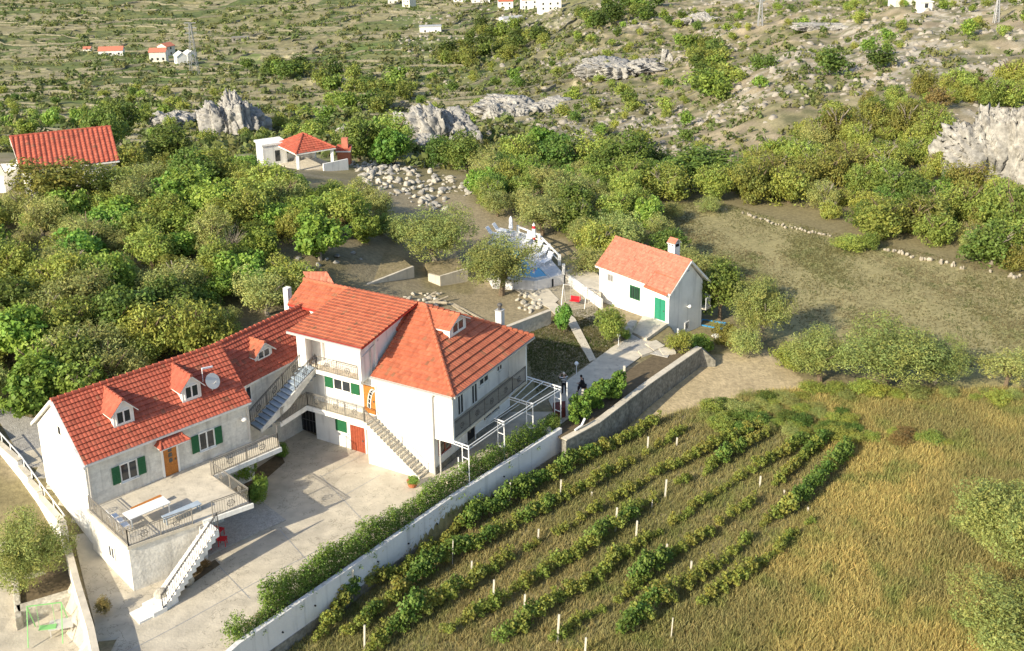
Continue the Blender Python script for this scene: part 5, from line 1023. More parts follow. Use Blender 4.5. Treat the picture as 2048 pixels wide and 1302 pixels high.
wood([(250, 365), (330, 335), (440, 335), (520, 340), (535, 360), (620, 375), (330, 380)], 105, 200, 20, 4.2, (('oak', 3), ('scrub', 3), ('bushy', 2), ('yellow', 1)), (4.5, 6.5), 'dark tree standing between the long left roof and the gazebo', 'trees between the left roof and the gazebo', 12)
wood([(690, 355), (800, 400), (830, 430), (960, 430), (1130, 460), (1180, 530), (1330, 500), (1340, 440), (1230, 400), (1100, 360), (960, 345), (900, 355), (930, 400), (860, 420), (760, 380)], 92, 150, 80, (2.6, 3.4), (('olive', 4), ('scrub', 3), ('oak', 1), ('bushy', 1)), (3.6, 5.4), 'olive green tree between the pool and the ravine', 'trees between the pool and the ravine', 13)
wood([(1330, 545), (1400, 545), (1440, 590), (1480, 640), (1440, 660), (1420, 600)], 85, 110, 8, 3.0, (('olive', 3), ('oak', 2)), (3.5, 4.6), 'tree in the belt between the cottage and the field', 'trees between the cottage and the field', 14)
wood([(700, 320), (760, 305), (830, 335), (960, 335), (1080, 330), (1250, 355), (1330, 375), (1400, 395), (1470, 400), (1290, 430), (1180, 405), (1000, 375), (940, 365), (860, 350), (760, 345)], 125, 240, 64, (4.6, 5.6), (('oak', 5), ('fig', 2.5), ('scrub', 2)), (5.5, 8.0), 'tall dark green tree of the ravine wood beyond the pool', 'trees of the ravine wood', 15)
wood([(860, 335), (960, 330), (960, 344), (860, 344)], 120, 180, 6, 3.0, (('rust', 2), ('yellow', 1)), (4, 5.5), 'rusty brown shrub at the edge of the rubble heap', 'rusty shrubs beside the rubble', 16, trunk=False, name='bush', cat='bush')
wood([(1480, 405), (1455, 370), (1520, 320), (1640, 260), (1790, 200), (1900, 180), (2060, 170), (2060, 215), (1900, 215), (1870, 260), (1890, 350), (2060, 430), (2060, 545), (1960, 535), (1850, 495), (1760, 475), (1640, 440)], 100, 300, 215, (2.8, 4.4), (('yellow', 3.2), ('scrub', 5.5), ('rust', .35), ('oak', 1.8), ('olive', .5), ('bushy', 1)), (2.8, 6.8), 'yellow green tree of the wood beyond the ploughed field', 'trees of the wood beyond the field', 17, hr=(.85, 1.3), sink=.22)
wood([(1560, 330), (1740, 310), (1740, 270), (1600, 270)], 130, 260, 10, 4.5, (('oak', 1),), (6.0, 8), 'tall dark tree rising above the yellow wood', 'dark trees above the yellow wood', 18)
wood([(1830, 205), (2060, 150), (2060, 215), (1900, 205)], 160, 320, 26, 4.5, (('yellow', 2), ('rust', 1.2), ('scrub', 4)), (4.5, 7), 'yellow or rusty tree on the slope above the big pale rock', 'trees above the pale rock', 19)
hill_grp = [([(870, 130), (960, 60), (1060, 60), (1090, 90), (1020, 125), (940, 150)], 34, (7, 11)), ([(1150, 40), (1250, 0), (1330, 10), (1310, 50), (1180, 60)], 26, (7, 11)), ([(1380, 100), (1440, 100), (1460, 230), (1400, 210)], 24, (5, 8)), ([(1600, 160), (1790, 120), (1810, 160), (1640, 190)], 18, (5, 8)), ([(430, 130), (560, 130), (820, 170), (810, 240), (700, 230), (640, 180)], 30, (6, 10))]
for i, (pl_, n_, sz) in enumerate(hill_grp):
    rg = random.Random(70+i); items = []
    for (x, y, z) in scatter(pl_, 200, 700, n_, (5, 8), 20+i, TK): w_ = rg.uniform(*sz); items.append((x, y, z, w_, w_*rg.uniform(.75, 1.05), rg.choices(['bushy', 'oak', 'scrub'], [2, 3, 2.5])[0], rg.uniform(0, 6.28)))
    grove('grove', ['far green grove below the white village houses', 'far green grove high on the crest of the rocky hill', 'far vertical green grove on the rocky hillside', 'far dark grove near the upper right of the hill', 'far dark green grove among the left terraces'][i], items)
wood([(700, 235), (900, 130), (1100, 80), (1400, 20), (2060, 0), (2060, 110), (1800, 160), (1500, 290), (1330, 330), (1100, 250), (900, 260)], 170, 620, 170, (5, 8), (('scrub', 4), ('oak', 1.5), ('bushy', 2)), (1.8, 4.8), 'separate green bush dotted on the rocky hillside', 'bushes on the rocky hillside', 31, far=True, trunk=False, name='bush', cat='bush')
wood([(0, 330), (0, 160), (430, 150), (520, 250), (700, 200), (680, 280), (560, 300), (330, 300), (250, 260), (100, 260)], 150, 420, 110, (4, 8), (('scrub', 4), ('oak', 1.5), ('bushy', 2)), (2.4, 5.5), 'separate green bush on the near terraces of the left slope', 'bushes on the near left terraces', 32, far=True, trunk=False, name='bush', cat='bush')
wood([(470, 400), (600, 395), (700, 400), (790, 440), (800, 490), (700, 490), (600, 480), (520, 520), (480, 480)], 88, 135, 34, 2.4, (('bushy', 2), ('scrub', 3), ('oak', 2), ('rust', .4)), (2.2, 4.2), 'x', 'shrubs of the slope around the fig tree', 54, trunk=False, name='bush', cat='bush')
# far scrub : one mass of small shrubs
def contours():
    "terrace edges : lines of equal height on the far slopes, dry stone walls along them"
    r = np.random.default_rng(44); N = 620; D = 215*(1050/215)**(r.random(N)**.8); U = np.where(r.random(N) < .82, r.uniform(-.6, .08, N), r.uniform(.08, .5, N)); X = U*D; Y = D.copy(); kind = r.random(N); nst = r.integers(6, 26, N); st = 3.0+D/350; dirn = np.where(r.random(N) < .5, 1, -1); Vs, Fs, o = [], [], 0; cx, cy = [], []
    base = lambda x, y: TZ(x, y); P = [np.stack([X, Y], 1)]
    for i in range(26):
        gx = base(X+9, Y)-base(X-9, Y); gy = base(X, Y+9)-base(X, Y-9); gx = gx*.45; gl = np.hypot(gx, gy)+1e-6; tx, ty = -gy/gl*dirn, gx/gl*dirn; s_ = np.sign(tx*dirn)*1.0; X = X+tx*st; Y = Y+ty*st; P.append(np.stack([X, Y], 1))
    P = np.array(P)
    for j in range(N):
        c = P[:nst[j], j]
        if kind[j] > .45:
            for q_ in c: cx.append(q_[0]); cy.append(q_[1]); 
            for q_ in (c[:-1]+c[1:])/2: cx.append(q_[0]); cy.append(q_[1])
        if kind[j] < .62 and U[j] < .05:
            h_ = r.uniform(.35, 1.0)*(1+D[j]/1600); w_ = .7; n = len(c); z = TZ(c[:, 0], c[:, 1]); hh = h_*r.uniform(.6, 1.15, n); a = np.stack([c[:, 0], c[:, 1]-w_/2, z-.6], 1); b = np.stack([c[:, 0], c[:, 1]-w_/2, z+hh], 1); e = np.stack([c[:, 0], c[:, 1]+w_/2, z+hh], 1); f = np.stack([c[:, 0], c[:, 1]+w_/2, z-.6], 1)
            V = np.concatenate([a, b, e, f]); ix = np.arange(n-1); Fq = np.concatenate([np.stack([ix+k1*n, ix+1+k1*n, ix+1+k2*n, ix+k2*n], 1) for k1, k2 in ((0, 1), (1, 2), (2, 3))]); Vs.append(V); Fs.append(Fq+o); o += len(V)
    me = fastmesh('terrace_walls', np.concatenate(Vs), np.concatenate(Fs), [mat('terrace_stone', (.215, .20, .135), .95, .4, 1.2)]); ob = bpy.data.objects.new('terrace_walls', me); COL.objects.link(ob); tag(ob, 'far dry stone terrace walls running along the hillsides', 'walls', kind='stuff')
    return np.array(cx), np.array(cy)
CONT = contours()
def farscrub():
    r = np.random.default_rng(5); N = 30000; D = 148*(1350/148)**(r.random(N)**.85); U = r.uniform(-.66, .66, N); X = U*D; Y = D; ll = fbm(X*.012+2, Y*.035, 4)+.3*fbm(X*.04, Y*.22)
    TZ(X, Y); fq_ = TZ.q-np.floor(TZ.q); kk_ = TZ.k > .5; pr = np.where(kk_, np.where(fq_ < .3, 1.9, .45), 1.0)
    keep = ((ll > .66) & (r.random(N) < .75*pr)) | ((r.random(N) < .14*pr)); X = X[keep]; Y = Y[keep]; Z = TZ(X, Y); n = len(X); q = 20; w_ = (.7+2.4*r.random(n)**2.2)*(1+(Y-190)/900)
    right_ = U[keep] > .02; w_ = np.where(right_, w_*.62, w_)
    # low hedgerows and shrubs following the terrace edges
    cx, cy = CONT; m_ = r.random(len(cx)) < .5; cx, cy = cx[m_], cy[m_]; X = np.concatenate([X, cx+r.normal(size=len(cx))*.5]); Y = np.concatenate([Y, cy+1.2+r.normal(size=len(cx))*.5]); Z = TZ(X, Y); w_ = np.concatenate([w_, r.uniform(.8, 2.0, len(cx))*(1+(cy-190)/900)]); n = len(X)
    k = np.repeat(np.arange(n), q); d = r.normal(size=(n*q, 3)); d /= np.linalg.norm(d, axis=1)[:, None]; d[:, 2] = np.abs(d[:, 2])
    P = np.stack([X[k], Y[k], Z[k]], 1)+d*w_[k][:, None]*np.array([.62, .62, .75])*r.uniform(.5, 1.1, n*q)[:, None]+np.array([0, 0, .1])
    nr = d+r.normal(size=(n*q, 3))*.5; nr /= np.linalg.norm(nr, axis=1)[:, None]; t = np.cross(nr, r.normal(size=(n*q, 3))); t /= np.linalg.norm(t, axis=1)[:, None]; b = np.cross(nr, t); s = (w_[k]*.26)[:, None]
    V = np.stack([P-t*s, P-b*s*.6, P+t*s, P+b*s*.6], 1).reshape(-1, 3); base = np.array([[.17, .20, .06], [.12, .16, .045], [.21, .21, .075]])[r.integers(0, 3, n)]*r.uniform(.75, 1.25, (n, 1))
    me = fastmesh('scrub', V, np.arange(len(V)).reshape(-1, 4), [LMo], np.repeat(base[k], 4, 0)); o = bpy.data.objects.new('scrub', me); COL.objects.link(o); tag(o, 'far scattered scrub covering the terraced hillsides', 'scrub', kind='stuff')
farscrub()
# --- hedge along the driveway wall
def hedge():
    pts = []; lr = []
    r = np.random.default_rng(8); d = (WP[4]-WP[1])[:2]
    for i in range(92):
        t = i/91*3.0; k = min(2, int(t)); q = WP[k+1]*(1-(t-k))+WP[k+2]*(t-k); dd = (WP[k+2]-WP[k+1])[:2]; dd = dd/np.linalg.norm(dd); nn_ = np.array([-dd[1], dd[0]]); o_ = .75+r.uniform(-.15, .2)
        hgt = .75+.75*fbm(np.array([i*.16]), np.array([3.3]))[0]*2*(.6 if t > 1.3 else 1)
        if i < 2: hgt = 1.0; 
        if 3 <= i <= 8: hgt = .35
        for z in np.arange(.3, hgt+.2, .35): pts.append((q[0]+nn_[0]*o_, q[1]+nn_[1]*o_, z)); lr.append(r.uniform(.32, .48))
        if r.random() < .35: pts.append((q[0]+nn_[0]*.25, q[1]+nn_[1]*.25, .25)); lr.append(.28)
        if r.random() < .1: pts.append((q[0]-nn_[0]*.05, q[1]-nn_[1]*.05, .0)); lr.append(.16)
    V, Fq, c = leafcloud(46000, .06, 0, 9, ctr=(np.array(pts), np.array(lr)), base=(.18, .27, .05), aspect=.5, vol=.4, var=.5)
    me = fastmesh('hedge', V, Fq, [LMo], c); o = bpy.data.objects.new('hedge', me); COL.objects.link(o); tag(o, 'long leafy green hedge growing along the inside of the white wall', 'hedge')
hedge()
def mass(name, pts, lr, n, size, base, label, cat, asp=.7, seed=1):
    V, Fq, c = leafcloud(n, size, 0, seed, ctr=(np.array(pts), np.array(lr)), base=base, aspect=asp, vol=.4, var=.5); me = fastmesh(name, V, Fq, [LMo], c); o = bpy.data.objects.new(name, me); COL.objects.link(o); return tag(o, label, cat)
r2 = np.random.default_rng(12); pp = []; rr_ = []
for i in range(60):
    t = r2.random(); a = G(1150+95*t, 842-58*t+r2.uniform(-10, 8), .2); pp.append((a[0]-.1, a[1]+r2.uniform(-.2, .8), r2.uniform(.2, 1.5))); rr_.append(r2.uniform(.22, .48))
mass('grapevine_arbour', pp, rr_, 15000, .085, (.15, .25, .04), 'dense leafy grapevine on posts above the grey retaining wall', 'grapevine')
# --- vineyard
def vinemesh(seed, base):
    r = np.random.default_rng(seed); k = 7; C = np.stack([r.uniform(-.5, .5, k), r.uniform(-.16, .16, k), r.uniform(.4, .85, k)], 1); V, Fq, c = leafcloud(620, .055, 0, seed, ctr=(C, r.uniform(.16, .30, k)), base=base, aspect=.8, vol=.4, var=.6)
    return fastmesh('vine_leaves', V, Fq, [LMv], c)
LMv = leafmat('vine_leaf', (.1, .2, .05), rnd=.18, tr=.35)
VM = [vinemesh(200+i, b_) for i, b_ in enumerate([(.25, .30, .06), (.28, .31, .065), (.29, .295, .065), (.16, .25, .05)])]
tb = MB().use('bark'); tb.tube([[0, 0, -.1], [.04, 0, .3], [-.02, .02, .55]], [.035, .028, .02], 6); tb.tube([[-.02, .02, .5], [.35, 0, .7]], [.018, .008], 5); tb.tube([[-.02, .02, .5], [-.38, 0, .66]], [.018, .008], 5)
vt = bpy.data.meshes.new('stem'); vt.from_pydata(tb.v, [], tb.f); vt.materials.append(M['bark']); vt.update()
ROWS = [[(637, 1282), (687, 1220), (722, 1186), (807, 1147), (838, 1120), (919, 1066), (984, 1031), (1023, 1008), (1092, 966), (1124, 952), (1180, 920), (1260, 884), (1308, 852)],
 [(690, 1275), (745, 1240), (888, 1128), (969, 1093), (1023, 1062), (1073, 1035), (1119, 1010), (1200, 968), (1292, 912), (1372, 864)],
 [(740, 1310), (853, 1228), (1003, 1135), (1060, 1100), (1108, 1077), (1188, 1029), (1280, 976), (1360, 932), (1450, 890), (1525, 855)],
 [(888, 1278), (946, 1243), (1040, 1185), (1108, 1141), (1160, 1113), (1349, 976), (1405, 952), (1445, 924), (1533, 876)],
 [(1010, 1290), (1112, 1213), (1192, 1165), (1268, 1101), (1325, 1069), (1421, 997), (1477, 964), (1525, 936), (1601, 892)],
 [(1110, 1285), (1180, 1233), (1248, 1205), (1300, 1153), (1353, 1113), (1401, 1085), (1461, 1037), (1517, 1005), (1573, 956), (1637, 892)],
 [(1244, 1273), (1341, 1201), (1373, 1181), (1441, 1133), (1501, 1085), (1533, 1049), (1593, 1017), (1633, 972), (1697, 912)],
 [(1397, 1217), (1429, 1197), (1481, 1165), (1533, 1129), (1573, 1089), (1629, 1045)]]
on = ['first', 'second', 'third', 'fourth', 'fifth', 'sixth', 'seventh', 'eighth']; rv = random.Random(21)
for ri, row in enumerate(ROWS):
    W_ = [G(x, y, -1.95)[:2] for x, y in row]; acc = .3
    for i_seg, (p, q) in enumerate(zip(W_[:-1], W_[1:])):
        Ls = np.linalg.norm(q-p); d = (q-p)/Ls
        while acc < Ls:
            x, y = p+d*acc+np.array([rv.uniform(-.1, .1), rv.uniform(-.1, .1)]); acc += rv.uniform(.66, .92); 
            dens = fbm(np.array([x*.22]), np.array([y*.22+ri*3.1]))[0]
            if (dens < .33 and rv.random() < .4) or rv.random() < .04: continue
            sc_ = .68+1.0*max(0, dens-.32)*1.7+rv.uniform(-.16, .2); o = bpy.data.objects.new('grapevine', None); COL.objects.link(o); o.location = (x, y, gz(x, y)-.02); o.rotation_euler = (rv.uniform(-.1, .1), rv.uniform(-.1, .1), math.atan2(d[1], d[0])+rv.uniform(-.3, .3)+(math.pi if rv.random() < .5 else 0)); o.scale = (sc_*1.1, sc_*1.1, sc_*rv.uniform(.85, 1.15)+.1)
            tag(o, '%s grapevine in the %s of the %s vineyard row' % ('tall full' if sc_ > 1.15 else 'low' if sc_ < .9 else 'medium', 'lower part' if i_seg < len(row)/3 else 'middle' if i_seg < 2*len(row)/3 else 'upper part', on[ri]), 'grapevine', 'vines of the %s row' % on[ri])
            c = bpy.data.objects.new('leaves', VM[3] if (dens > .62 and rv.random() < .6) else rv.choice(VM[:3])); COL.objects.link(c); c.parent = o; c = bpy.data.objects.new('stem', vt); COL.objects.link(c); c.parent = o
        acc -= Ls
def q2(x, y): return (1100+x/2.494, 780+y/2.494)
def q1(x, y): return (560+x/2.593, 800+y/2.593)
PO = [(q2(482, 330), 92), (q2(630, 280), 40), (q2(572, 542), 92), (q2(325, 705), 115), (q2(427, 745), 90), (q2(578, 832), 62), (q2(698, 930), 75), (q2(1044, 487), 55), (q2(1284, 612), 26), (q2(1166, 520), 20), (q2(207, 530), 20), (q2(35, 1262), 138), (q2(172, 1335), 100), (q2(66, 402), 45), (q2(507, 590), 40), (q2(602, 1245), 110),
      (q1(1188, 545), 108), (q1(377, 1045), 160), (q1(893, 850), 120), (q1(992, 895), 56), (q1(1103, 1082), 142), (q1(1262, 1160), 145), (q1(1438, 1260), 142), (q1(437, 1300), 128), (q1(1337, 740), 66), (q1(1450, 535), 110), (q2(52, 500), 50)]
for i, ((x, y), hp) in enumerate(PO):
    P = hit(x, y); m_ = proj(P)[2]/F; h_ = hp/2.54*m_/.84; th_ = .05 if i in (13, 14, 15, 25, 18) else .1
    one(MB().use('post').bar(P-Z3*.2, P+Z3*h_+np.array([.06*h_, 0, 0]), th_), 'vineyard_post', 'pale leaning vineyard post standing among the grapevine rows', 'post', 'vineyard posts')
# --- grass
def grassfield(name, poly, z, n, hr, base, label, seed, blades=3, wid=.022, lean=.42, mask=None):
    r = np.random.default_rng(seed); P = np.array([G(x, y, z)[:2] for x, y in poly]); x0, y0 = P.min(0); x1, y1 = P.max(0)
    X = r.uniform(x0, x1, n*3); Y = r.uniform(y0, y1, n*3); k = inpoly(X, Y, P) > .5; X = X[k][:n]; Y = Y[k][:n]
    if mask is not None: k = mask(X, Y, r); X = X[k]; Y = Y[k]
    n = len(X); Z = TZ(X, Y); X = np.repeat(X, blades); Y = np.repeat(Y, blades); Z = np.repeat(Z, blades); N = len(X); a = r.uniform(0, 6.28, N); h = r.uniform(*hr, N)*(.6+.8*fbm(X*.35, Y*.35)); w_ = wid*r.uniform(.6, 1.5, N)
    X += r.normal(size=N)*.05; Y += r.normal(size=N)*.05; t = np.stack([np.cos(a), np.sin(a), a*0], 1)*w_[:, None]; B0 = np.stack([X, Y, Z-.03], 1); ln = np.stack([.10+r.normal(size=N)*lean, .08+r.normal(size=N)*lean, np.ones(N)], 1)*h[:, None]
    V = np.stack([B0-t, B0+t, B0+ln*.98+t*.35, B0+ln-t*.2], 1).reshape(-1, 3); f1 = fbm(X*.12+7, Y*.12, 5); f2 = fbm(X*.7, Y*.7+9, 4)
    b0, b1, b2 = [np.array(c) for c in base]; c = b0*(1-sst(f1, .38, .64))[:, None]+b1*sst(f1, .38, .64)[:, None]; g = sst(f2, .5, .8)[:, None]; c = c*(1-g)+b2*g; c = c*r.uniform(.65, 1.35, (N, 1))*np.stack([1+r.normal(size=N)*.06, np.ones(N), np.ones(N)], 1)
    me = fastmesh(name, V, np.arange(4*N).reshape(-1, 4), [LG], np.repeat(c, 4, 0)); o = bpy.data.objects.new(name, me); COL.objects.link(o); tag(o, label, 'grass', kind='stuff')
LG = mat('grass_blade', (.2, .2, .1), .8, attr=True, transl=.3, spec=.15)
grassfield('meadow_grass', [(1390, 830), (1520, 790), (1650, 780), (2120, 780), (2160, 1400), (900, 1400), (1180, 1290), (1420, 1200), (1700, 940), (1560, 850)], -2, 82000, (.16, .55), ((.32, .285, .115), (.50, .41, .15), (.27, .285, .09)), 'tall golden dry grass of the meadow right of the vineyard', 41)
grassfield('vineyard_grass', [(470, 1320), (1135, 915), (1310, 840), (1400, 815), (1560, 830), (1720, 900), (1620, 1060), (1420, 1220), (1180, 1330)], -2, 42000, (.12, .42), ((.28, .265, .105), (.35, .30, .13), (.24, .26, .085)), 'weedy grass between the grapevine rows', 42, wid=.02)
grassfield('field_weeds', [(1290, 420), (1430, 405), (1720, 480), (2120, 560), (2120, 720), (1900, 740), (1560, 660), (1380, 510)], -2, 46000, (.06, .2), ((.17, .16, .07), (.20, .17, .09), (.12, .14, .05)), 'thin low weeds growing on the ploughed field', 43, wid=.03, mask=lambda X, Y, r: fbm(X*.25+9, Y*.12)+.3*fbm(X*.05, Y*.05+3) > r.uniform(.35, .85, len(X)))
grassfield('garden_weeds', [(1040, 660), (1120, 625), (1200, 610), (1230, 690), (1140, 750), (1075, 790)], 0, 9000, (.05, .18), ((.12, .13, .05), (.15, .14, .06), (.08, .11, .03)), 'patchy weeds of the garden between the houses', 44, wid=.025)
wood([(1400, 840), (1480, 800), (1560, 800), (1700, 835), (1760, 885), (1660, 890), (1560, 870), (1440, 870)], 60, 110, 70, .8, (('olive', 2), ('scrub', 2), ('oak', 1)), (1.3, 2.6), 'low bramble bush at the upper end of the vineyard', 'brambles above the vineyard', 51, hr=(.4, .65), trunk=False, name='bramble', cat='bush')
wood([(1740, 870), (1780, 860), (1900, 880), (1930, 895), (1800, 895)], 60, 100, 16, .8, (('rust', 1), ('scrub', 2)), (1.2, 2.2), 'brownish bramble at the right end of the bramble row', 'brown brambles in the meadow', 52, hr=(.4, .6), trunk=False, name='bramble', cat='bush')
wood([(1560, 770), (1800, 790), (2050, 790), (2050, 810), (1600, 800)], 60, 110, 34, 1.1, (('olive', 2), ('scrub', 2)), (1.2, 2.6), 'low shrub in the grass strip under the field edge olives', 'shrubs under the field edge olives', 53, hr=(.5, .7), trunk=False, name='bush', cat='bush')
#@@EXTRA
# ================================================================ rocks
def rockmesh(seed, n=1, rough=.35, nu=26, nv=18, sharp=1.):
    r = np.random.default_rng(seed); th = np.linspace(0, math.pi, nv+1); ph = np.arange(nu)*2*math.pi/nu; T_, P_ = np.meshgrid(th, ph, indexing='ij')
    d = np.stack([np.sin(T_)*np.cos(P_), np.sin(T_)*np.sin(P_), np.cos(T_)], -1).reshape(-1, 3); s = r.uniform(0, 50, 3)
    f = lambda k: fbm(d[:, 0]*k+s[0]+d[:, 2]*k*.7, d[:, 1]*k+s[1]-d[:, 2]*k*.5, 4)
    rr = 1+rough*2*(f(1.2)-.5)+rough*.9*(1-2*np.abs(f(3.1)-.5)*2)*sharp*.5; cut = r.normal(size=(11, 3)); cut /= np.linalg.norm(cut, axis=1)[:, None]
    for c in cut: rr = np.minimum(rr, r.uniform(.62, .92)/np.maximum(d@c, .05))
    rr = rr*(1+.2*sharp*(f(9.)-.5)+.1*sharp*(f(21.)-.5)-.22*sharp*sst(np.abs(f(4.3)-.5), .05, .0))
    V = d*rr[:, None]; i, j = np.meshgrid(np.arange(nv), np.arange(nu), indexing='ij'); a = (i*nu+j).ravel(); b2 = (i*nu+(j+1) % nu).ravel(); return V, np.stack([a, a+nu, b2+nu, b2], 1)
def crag(name, pxy, wpx, hpx, seed, label, lobes=9, depth=.6, m='rock', tall=1.0, lean=0):
    P = hit(*pxy); k = proj(P)[2]/F; w_, h_ = wpx*k, hpx*k; r = np.random.default_rng(seed); Vs, Fs, o = [], [], 0
    for i in range(lobes):
        V, Fq = rockmesh(seed*31+i, rough=.5, nu=64, nv=46, sharp=1.7); t = r.uniform(-.5, .5); q = r.uniform(-.5, .5); hh = h_*(1-1.2*abs(t)**2)*r.uniform(.6, .85)*tall
        sx_ = w_*r.uniform(.2, .36); V = np.sign(V)*np.abs(V)**.8; V = V*np.array([sx_, sx_*r.uniform(.7, 1.1), hh*.52]); V[:, 0] += t*w_+lean*V[:, 2]; V[:, 1] += q*w_*depth; z0 = hh*.25
        # vertical fluting
        V[:, :2] *= (1+.10*np.sin(V[:, 0]*2.3+V[:, 1]*1.7+i)[:, None]); V += np.array([P[0], P[1], P[2]+z0]); Vs.append(V); Fs.append(Fq+o); o += len(V)
    me = fastmesh(name, np.concatenate(Vs), np.concatenate(Fs), [M[m]]); ob = bpy.data.objects.new(name, me); COL.objects.link(ob); return tag(ob, label, 'rock')
def streakrock():
    m = mat('crag_limestone', (.40, .385, .35), .95, .3, .55, 1.0, 1.1, col2=(.23, .225, .215), detail=9); return m
M['crag'] = streakrock()
crag('rock_outcrop', (872, 288), 115, 135, 3, 'rounded grey limestone crag standing in the middle above the ravine wood', 13, m='crag')
crag('rock_outcrop', (880, 300), 90, 40, 13, 'lower grey rock ledge below the rounded limestone crag', 7, m='crag')
crag('rock_outcrop', (470, 275), 95, 120, 4, 'jagged grey rock crag on the left slope behind the gazebo', 14, m='crag', lean=-.08)
crag('rock_outcrop', (330, 248), 90, 42, 5, 'low grey rock ridge left of the jagged crag', 8, m='crag')
crag('rock_outcrop', (2012, 352), 150, 250, 6, 'big pale smooth rock face at the right border', 12, depth=.35, m='rock')
crag('rock_outcrop', (1330, 128), 22, 44, 7, 'thin pointed rock needle on the hill', 4, m='crag')
crag('rock_outcrop', (1040, 225), 150, 50, 8, 'broad pale rocky shoulder right of the rounded crag', 12, m='crag'); crag('rock_outcrop', (1235, 145), 130, 45, 9, 'pale rock band left of the pointed rock needle', 9, m='crag'); crag('rock_outcrop', (1010, 240), 60, 55, 10, 'small grey crag beside the rocky shoulder', 5, m='crag'); crag('rock_outcrop', (700, 275), 50, 40, 11, 'small grey crag among dark trees left of the rounded crag', 5, m='crag'); crag('rock_outcrop', (600, 330), 40, 30, 12, 'small pale rock behind the brick grill of the gazebo', 4, m='crag')
crag('rock_outcrop', (1400, 45), 60, 26, 14, 'small pale crag near the top of the rocky hill', 6, m='crag'); crag('rock_outcrop', (1650, 60), 90, 22, 15, 'low pale rock band at the upper right of the hill', 6, m='crag')
RM = []
for i in range(5):
    V, Fq = rockmesh(500+i, rough=.3, nu=12, nv=8); me = fastmesh('stone', V, Fq, [M['rockw']]); RM.append(me)
RG = []
for i in range(4):
    V, Fq = rockmesh(520+i, rough=.4, nu=14, nv=9); me = fastmesh('stone', V, Fq, [M['rock']]); RG.append(me)
def stones(poly, D0_, D1_, n, sp, size, lib, label, group, seed, cat='stone'):
    for i, (x, y, z) in enumerate(scatter(poly, D0_, D1_, n, sp, seed, [])):
        r = random.Random(seed*77+i); o = bpy.data.objects.new('stone', r.choice(lib)); COL.objects.link(o); s_ = r.uniform(*size); o.location = (x, y, z+s_*.2); o.scale = (s_*r.uniform(.8, 1.4), s_*r.uniform(.5, 1), s_*r.uniform(.35, .8)); o.rotation_euler = (r.uniform(-.4, .4), r.uniform(-.4, .4), r.uniform(0, 6)); tag(o, label, cat, group)
stones([(700, 330), (790, 330), (950, 365), (950, 390), (890, 400), (900, 425), (860, 430), (800, 395), (740, 375)], 110, 170, 165, .5, (.15, .65), RM+RG[:2], 'white limestone block of the rubble heap right of the gazebo', 'blocks of the rubble heap', 61)
stones([(705, 325), (790, 325), (820, 345), (740, 350)], 115, 180, 40, .6, (.2, .7), RG, 'grey limestone block in the shaded part of the rubble heap', 'grey blocks of the rubble heap', 62)
stones([(1040, 588), (1075, 582), (1090, 612), (1062, 625), (1035, 618)], 80, 120, 44, .35, (.2, .42), RM, 'white rubble stone heaped beside the narrow concrete path', 'white stones beside the path', 63)
stones([(1010, 590), (1045, 590), (1035, 606), (1015, 604)], 80, 120, 9, .6, (.3, .5), RM, 'yellowish boulder below the big olive at the pool', 'boulders below the pool olive', 64)
stones([(560, 520), (720, 500), (740, 520), (600, 540)], 85, 130, 22, 1.0, (.2, .45), RG, 'grey stone lying on the slope below the fig tree', 'stones below the fig tree', 65)
stones([(1190, 620), (1300, 600), (1330, 700), (1200, 700)], 70, 110, 10, 1.0, (.08, .16), RM, 'small pale stone on the garden soil before the cottage', 'small garden stones', 66)
# far scattered rocks on the stony hill
def farrocks():
    r = np.random.default_rng(15); N = 26000; N = 60000; D = 155*(800/155)**r.random(N); U = r.uniform(-.1, .6, N); X = U*D; Y = D; ll = fbm(X*.05, Y*.045+5); k = ((ll > .5) & (r.random(N) < .35)) | (r.random(N) < .04); X = X[k]; Y = Y[k]; Z = TZ(X, Y); n = len(X)
    s = (.14+.85*r.random(n)**5)*(1+(Y-190)/500); c = np.array([[-1, -.7, 0], [1, -.6, 0], [.9, .8, 0], [-.8, .7, 0], [-.5, -.4, 1], [.6, -.3, .8], [.4, .5, .9], [-.4, .4, .7]]); V = c[None]*s[:, None, None]*r.uniform(.6, 1.3, (n, 8, 3)); a = r.uniform(0, 6.28, n); ca, sa = np.cos(a), np.sin(a)
    x = V[..., 0]*ca[:, None]-V[..., 1]*sa[:, None]; y = V[..., 0]*sa[:, None]+V[..., 1]*ca[:, None]; V = np.stack([x+X[:, None], y+Y[:, None], V[..., 2]*.8+Z[:, None]-.15], -1).reshape(-1, 3)
    f = np.array([[4, 5, 6, 7], [0, 1, 5, 4], [1, 2, 6, 5], [2, 3, 7, 6], [3, 0, 4, 7]]); Fq = (f[None]+np.arange(n)[:, None, None]*8).reshape(-1, 4)
    me = fastmesh('loose_rocks', V, Fq, [mat('loose_rock', (.33, .30, .25), .95, .3, .5)]); o = bpy.data.objects.new('loose_rocks', me); COL.objects.link(o); tag(o, 'pale loose rocks strewn over the stony hillside', 'rocks', kind='stuff')
farrocks()
